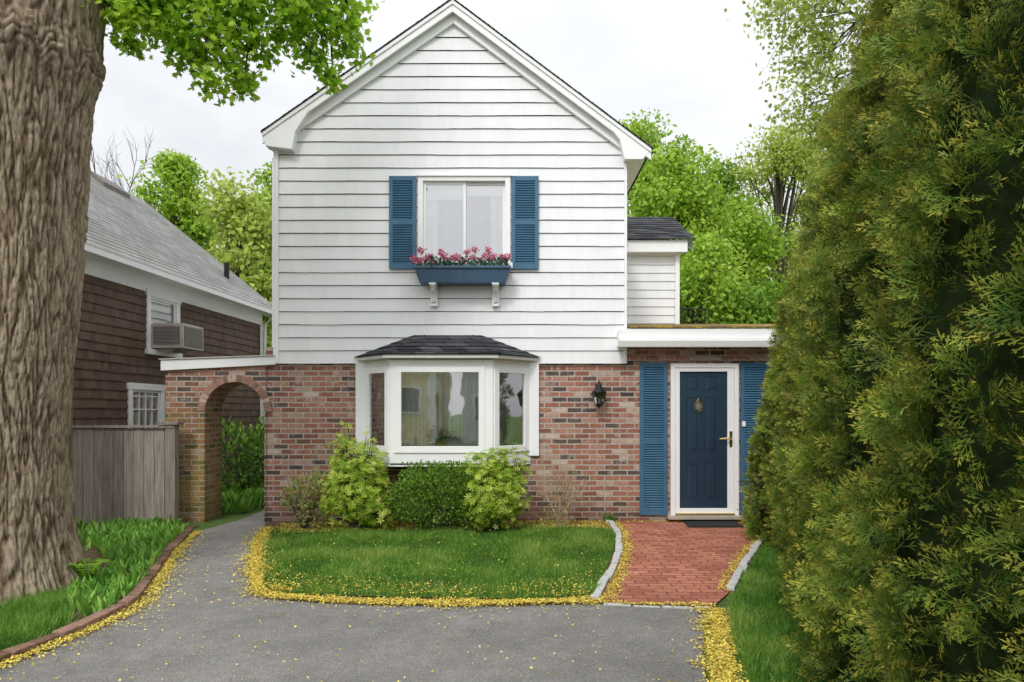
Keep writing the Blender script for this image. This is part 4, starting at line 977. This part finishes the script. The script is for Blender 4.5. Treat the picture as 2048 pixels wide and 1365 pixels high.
T(1650,320,760,90,27,m_t2,55,210); T(1400,480,800,120,18,m_t1,55,220,.14,puff=.6); T(1530,560,810,90,17,m_t3,40,200,.13,puff=.6)
E=empty('distant_trees'); Ps=[]
for k in range(170):
    x=random.uniform(-38,42); c=np.array([x,random.uniform(38,46),random.uniform(0.5,6.0)+1.0*math.sin(x*.5)])
    Ps.append(c+rdir(150)*(rng.random((150,1))**.5)*np.array([2.2,1.6,1.5]))
P=np.concatenate(Ps);n=len(P); scatter('foliage_mass',*LEAF,P,basis(rdir(n),rdir(n)+[0,-.5,.5]),rng.uniform(.3,.55,n),m_t3,E)
mb=MB(); 
for k in range(4): twigs(mb,(WX(205,26),26,6.5),(random.uniform(-.5,.5),random.uniform(-.3,.3),1.0),2.5,.06,4,m_trunkb,.7,None,.12)
mb.tube([(WX(205,26),26,-.1),(WX(205,26),26,6.6)],[.2,.1],m_trunkb,8); mb.obj('bare_tree')
OT=empty('oak_tree'); mb=MB(); tips=[]
bx,by=WX(1900,12),12
mb.tube([(bx,by,-.1),(bx,by,5),(bx-.1,by,11)],[.28,.24,.14],m_trunkb,12)
for (x0,z0,dx,dz,L) in ((1820,-60,-1,-.35,1.25),(1810,60,-1,-.1,1.1),(1800,150,-1,-.25,.95),(1820,-160,-1,-.3,1.5),(1810,210,-1,.1,.75),(1820,0,-1,-.6,1.1),(1780,-120,-1,-.7,1.25),(1790,100,-1,-.5,.9)):
    p=(WX(x0,12),12+random.uniform(-.5,.5),WZ(z0,12)); mb.tube([(bx,by,p[2]+.3),p],[.09,.05],m_trunkb,6)
    for j in range(2): twigs(mb,p,(dx,random.uniform(-.4,.4),dz+random.uniform(-.3,.3)),L,.032,3,m_trunkb,.65,tips,-.08,3)
mb.obj('branches',OT)
tp=np.array(tips); reps=12; P=np.repeat(tp,reps,axis=0)+rng.normal(0,.12,(len(tp)*reps,3)); n=len(P)
scatter('leaves',*MAPLE,P,basis(rdir(n)+[0,0,-.4],rdir(n)+[0,0,.4]),rng.uniform(.05,.10,n),m_t2,OT)
# ================================================================ ARBORVITAE HEDGE
def spray(nb,sub,wd,seed=0,curl=.2):
    TV=[];TF=[];tp_=[]; rr=random.Random(seed)
    def zc_(x,y): return -curl*y*y-.3*x*x+.03*math.sin(y*9+seed)
    def pt(x,y): return (x,y,zc_(x,y))
    def sg(p,q,w):
        p=np.array(p);q=np.array(q);d=(q-p)[:2];L=np.linalg.norm(d);nn=np.array([-d[1],d[0],0])/L*w;b=len(TV);m_=p+(q-p)*.6
        TV.extend([tuple(p),tuple(m_-nn),tuple(q),tuple(m_+nn)]); tp_.extend([max(0,min(1,(np.linalg.norm(x[:2])-.4)/.6)) for x in (p,m_,q,m_)]); TF.extend([(b,b+1,b+2),(b,b+2,b+3)])
    bend=rr.uniform(-.12,.12)
    ax_=lambda y: bend*y*y
    for q in range(3): sg(pt(ax_(q/3),q/3-.02),pt(ax_((q+1)/3),(q+1)/3),wd)
    for j in range(nb):
        y=.10+.78*j/nb
        for s in (-1,1):
            L=.5*(1-.75*j/nb)*rr.uniform(.75,1.15); yy=y+rr.uniform(-.03,.03)+(.04 if s>0 else 0); x0=ax_(yy)
            a=math.radians(rr.uniform(30,46)); ex,ey=x0+s*math.sin(a)*L,yy+math.cos(a)*L
            sg(pt(x0,yy),pt(ex,ey),wd)
            for q in sub:
                mx_,my_=x0+(ex-x0)*q,yy+(ey-yy)*q; l2=L*.5*(1.1-q)*rr.uniform(.8,1.2)
                for s2 in (-1,1):
                    if rr.random()<.12: continue
                    b_=a+s2*rr.uniform(.5,.75); sg(pt(mx_,my_),pt(mx_+s*math.sin(b_)*l2,my_+math.cos(b_)*l2),wd*.9)
    return np.array(TV),np.array(TF),np.array(tp_)
SPn=[spray(4,(.45,.8),.019,s) for s in range(4)]; SPm=[spray(4,(.45,.8),.022,s+9) for s in range(3)]; SPf=[spray(4,(.5,),.034,s+19) for s in range(3)]
HG=empty('arborvitae_hedge')
m_arb=leafmat('arborvitae_spray',[(0,(.022,.062,.010)),(.5,(.080,.165,.02)),(.8,(.16,.28,.035)),(1,(.24,.36,.05))],.18,tip=(.60,.53,.08),rough=.6)
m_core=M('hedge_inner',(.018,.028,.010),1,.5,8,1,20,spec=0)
cols=[(3.52,8.2,.60,2.15),(3.64,7.2,.86,4.3),(3.42,6.0,.88,4.6),(2.92,4.75,.90,4.9),(2.52,3.6,.82,4.9),(2.10,2.55,.62,4.4),(2.05,1.6,.55,3.6),(4.5,8.1,.95,4.1),(4.4,6.4,1.0,4.8),(3.9,5.0,1.0,5.2),(3.3,3.2,.9,5.2)]
PZ=[0,.06,.2,.45,.6,.72,.85,.94,1.0]; PR=[.92,.99,1.02,.94,.80,.64,.41,.2,0.02]
def colsurf(i,t,a,shrink=1.0):
    x,y,R,h=cols[i]
    amp=.24 if y>5.5 else .34
    lm=np.array([mnoise.noise((math.cos(q)*1.9+i*3.3,math.sin(q)*1.9,w*h*1.5))*.8+mnoise.noise((math.cos(q)*4.5+i,math.sin(q)*4.5,w*h*3.6))*.45 for w,q in zip(t,a)])
    r_=R*np.interp(t,PZ,PR)*(1+amp*lm)*shrink
    return np.column_stack([x+np.cos(a)*r_,y+np.sin(a)*r_,t*h])
def inside(P,me_):
    ins=np.zeros(len(P),bool)
    for i,(x,y,R,h) in enumerate(cols):
        if i==me_: continue
        rr=R*np.interp(P[:,2]/h,PZ,PR)*.76
        ins|=(((P[:,0]-x)**2+(P[:,1]-y)**2)<rr**2)&(P[:,2]<h)
    return ins
groups={'n':([],[],[],[]),'m':([],[],[],[]),'f':([],[],[],[])}
for i,(x,y,R,h) in enumerate(cols):
    g='n' if y<4.0 else ('m' if y<6.5 else 'f')
    if i>=7: g='f'
    dens={'n':30,'m':36,'f':44}[g]; per={'n':24,'m':32,'f':36}[g]
    nb=int(2*math.pi*R*h*dens*.5)
    t=rng.random(nb)**.9*.97; a=rng.uniform(0,2*math.pi,nb)
    Cn=colsurf(i,t,a,.93); od=np.column_stack([np.cos(a),np.sin(a),np.full(nb,.12)+t*.5])
    vis=(np.cos(a)<.4)|(t>.75)
    if i>=7: vis=(np.cos(a)<.2)&(t>.3)
    Cn,od=Cn[vis],od[vis]
    ok=~inside(Cn,i); Cn,od=Cn[ok],od[ok]; nb=len(Cn)
    rb=rng.uniform(.06,.15,nb)*(1.25 if g=='n' else 1.08 if g=='m' else 1.0)
    d=unit(rdir(nb*per)+np.repeat(unit(od),per,axis=0)*.8)
    P=np.repeat(Cn,per,axis=0)+d*(np.repeat(rb,per)*rng.uniform(.2,1.0,nb*per))[:,None]*np.array([1,1,1.15])
    dv=d+rdir(nb*per)*.3+[0,0,.15]
    rn_=np.repeat(rng.random(nb),per)*.6+rng.random(nb*per)*.38+.04
    sz=np.ones(len(P))
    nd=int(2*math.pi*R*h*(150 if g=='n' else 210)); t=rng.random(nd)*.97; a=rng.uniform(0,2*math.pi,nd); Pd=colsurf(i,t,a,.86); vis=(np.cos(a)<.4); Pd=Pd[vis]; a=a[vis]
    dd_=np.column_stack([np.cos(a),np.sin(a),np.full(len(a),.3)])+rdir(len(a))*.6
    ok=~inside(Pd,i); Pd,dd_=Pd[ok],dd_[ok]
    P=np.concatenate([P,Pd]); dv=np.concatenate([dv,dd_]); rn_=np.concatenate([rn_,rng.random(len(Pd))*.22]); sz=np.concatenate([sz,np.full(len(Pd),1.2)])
    ok=(P[:,2]>.02)
    for q,vv in zip(groups[g],(P,dv,rn_,sz)): q.append(vv[ok])
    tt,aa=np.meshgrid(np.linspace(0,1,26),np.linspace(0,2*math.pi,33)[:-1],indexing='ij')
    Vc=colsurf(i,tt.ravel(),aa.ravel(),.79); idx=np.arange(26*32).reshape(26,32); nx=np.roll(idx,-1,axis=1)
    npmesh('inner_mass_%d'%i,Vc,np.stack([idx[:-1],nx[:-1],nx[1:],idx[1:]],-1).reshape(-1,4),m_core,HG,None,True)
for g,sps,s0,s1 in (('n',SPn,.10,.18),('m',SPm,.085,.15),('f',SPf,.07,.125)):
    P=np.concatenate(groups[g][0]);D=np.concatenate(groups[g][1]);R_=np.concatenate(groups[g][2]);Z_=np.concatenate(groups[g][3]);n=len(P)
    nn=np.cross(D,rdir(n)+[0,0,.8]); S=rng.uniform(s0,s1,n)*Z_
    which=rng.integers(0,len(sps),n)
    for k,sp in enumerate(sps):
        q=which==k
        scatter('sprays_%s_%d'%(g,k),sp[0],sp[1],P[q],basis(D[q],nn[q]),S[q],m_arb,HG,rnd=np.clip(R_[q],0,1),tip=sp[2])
# ================================================================ HOUSES ACROSS THE STREET (seen reflected in the windows)
Y2=empty('yellow_house'); mb=MB()
mb.box(-13,-3.9,-24,-16,0,4.5,m_yel); mb.face([(-13.4,-15.7,4.4),(-3.4,-15.7,4.4),(-3.4,-20,7.5),(-13.4,-20,7.5)],m_gshing); mb.face([(-13.4,-24.3,4.4),(-3.4,-24.3,4.4),(-3.4,-20,7.5),(-13.4,-20,7.5)],m_gshing)
for x in (-11,-8,-5.2): 
    for z in (1.4,): mb.box(x-.6,x+.6,-15.99,-15.9,z,z+1.5,m_white); mb.box(x-.48,x+.48,-15.9,-15.88,z+.1,z+1.4,m_int)
mb.box(-4.1,-3.85,-16,-15.9,0,4.5,m_white); mb.obj('house_body',Y2)
Y3=empty('grey_house'); mb=MB(); mb.box(-2.6,5,-26,-18,0,4.5,m_grey); mb.face([(-3,-17.8,4.4),(5.4,-17.8,4.4),(1.2,-17.8,7.0)],m_white); mb.face([(-3,-17.8,4.4),(1.2,-17.8,7.0),(1.2,-26,7.0),(-3,-26,4.4)],m_dshing); mb.face([(5.4,-17.8,4.4),(1.2,-17.8,7.0),(1.2,-26,7.0),(5.4,-26,4.4)],m_dshing); mb.box(-2,-1,-18,-17.95,1,2.6,m_white);mb.box(-1.9,-1.1,-17.95,-17.93,1.1,2.5,m_int); mb.box(2,3.2,-18,-17.95,1,2.6,m_white); mb.obj('house_body',Y3)
tree('street_tree',.4,-13,5.6,3.6,1.2,2.0,18,150,.3,m_t1,.12,.7); tree('street_tree',7,-13,6.5,4.2,2.2,2.3,26,170,.3,m_t3,.2,.8)
# ================================================================ WORLD, SUN, CAMERA
w=bpy.data.worlds.new('World'); scene.world=w; w.use_nodes=True; nt=w.node_tree; nt.nodes.clear()
out=N(nt,'ShaderNodeOutputWorld'); bg=N(nt,'ShaderNodeBackground'); bg.inputs[1].default_value=.1
sky=N(nt,'ShaderNodeTexSky',sky_type='NISHITA'); sky.sun_disc=False; sky.sun_elevation=math.radians(45); sky.sun_rotation=math.radians(200)
tc=N(nt,'ShaderNodeTexCoord'); s=N(nt,'ShaderNodeSeparateXYZ'); nt.links.new(tc.outputs['Generated'],s.inputs[0])
mp=N(nt,'ShaderNodeMapping'); mp.inputs['Scale'].default_value=(1,1,2.2); nt.links.new(tc.outputs['Generated'],mp.inputs[0])
nf=noise(nt,mp.outputs[0],2.3,5,.55,.3)
cc=ramp(nt,nf,[(.3,(.74,.765,.81)),(.5,(.885,.90,.925)),(.68,(.975,.985,1.0))])
gr=math_(nt,'ADD',math_(nt,'MULTIPLY',math_(nt,'MAXIMUM',s.outputs[2],0.0),6.5),8.9)
dp=N(nt,'ShaderNodeVectorMath',operation='DOT_PRODUCT'); nt.links.new(tc.outputs['Generated'],dp.inputs[0])
sv=Vector((-math.sin(math.radians(20))*.707,-math.cos(math.radians(20))*.707,.707)); dp.inputs[1].default_value=tuple(sv)
lobe=math_(nt,'POWER',math_(nt,'MAXIMUM',dp.outputs['Value'],0.0),2.0)
gr=math_(nt,'MULTIPLY',gr,math_(nt,'ADD',math_(nt,'MULTIPLY',lobe,1.0),1.0))
vm=N(nt,'ShaderNodeVectorMath',operation='SCALE'); nt.links.new(cc,vm.inputs[0]); nt.links.new(gr,vm.inputs[3])
fin=mix(nt,.93,sky.outputs[0],vm.outputs[0]); nt.links.new(fin,bg.inputs[0]); nt.links.new(bg.outputs[0],out.inputs[0])
L=bpy.data.lights.new('sun','SUN'); L.energy=1.5; L.angle=math.radians(12); L.color=(1,.98,.95); lo=link(bpy.data.objects.new('sun',L)); lo.rotation_euler=(math.radians(45),0,math.radians(-20))
cam=bpy.data.cameras.new('camera'); co=link(bpy.data.objects.new('camera',cam)); co.location=(0,0,EYE); co.rotation_euler=(math.radians(90),0,0)
cam.sensor_width=36; cam.lens=24; cam.shift_y=142.5/2048; cam.clip_end=2000; cam.clip_start=.05; scene.camera=co
scene.view_settings.view_transform='Standard'; scene.view_settings.look='None'; scene.view_settings.exposure=0
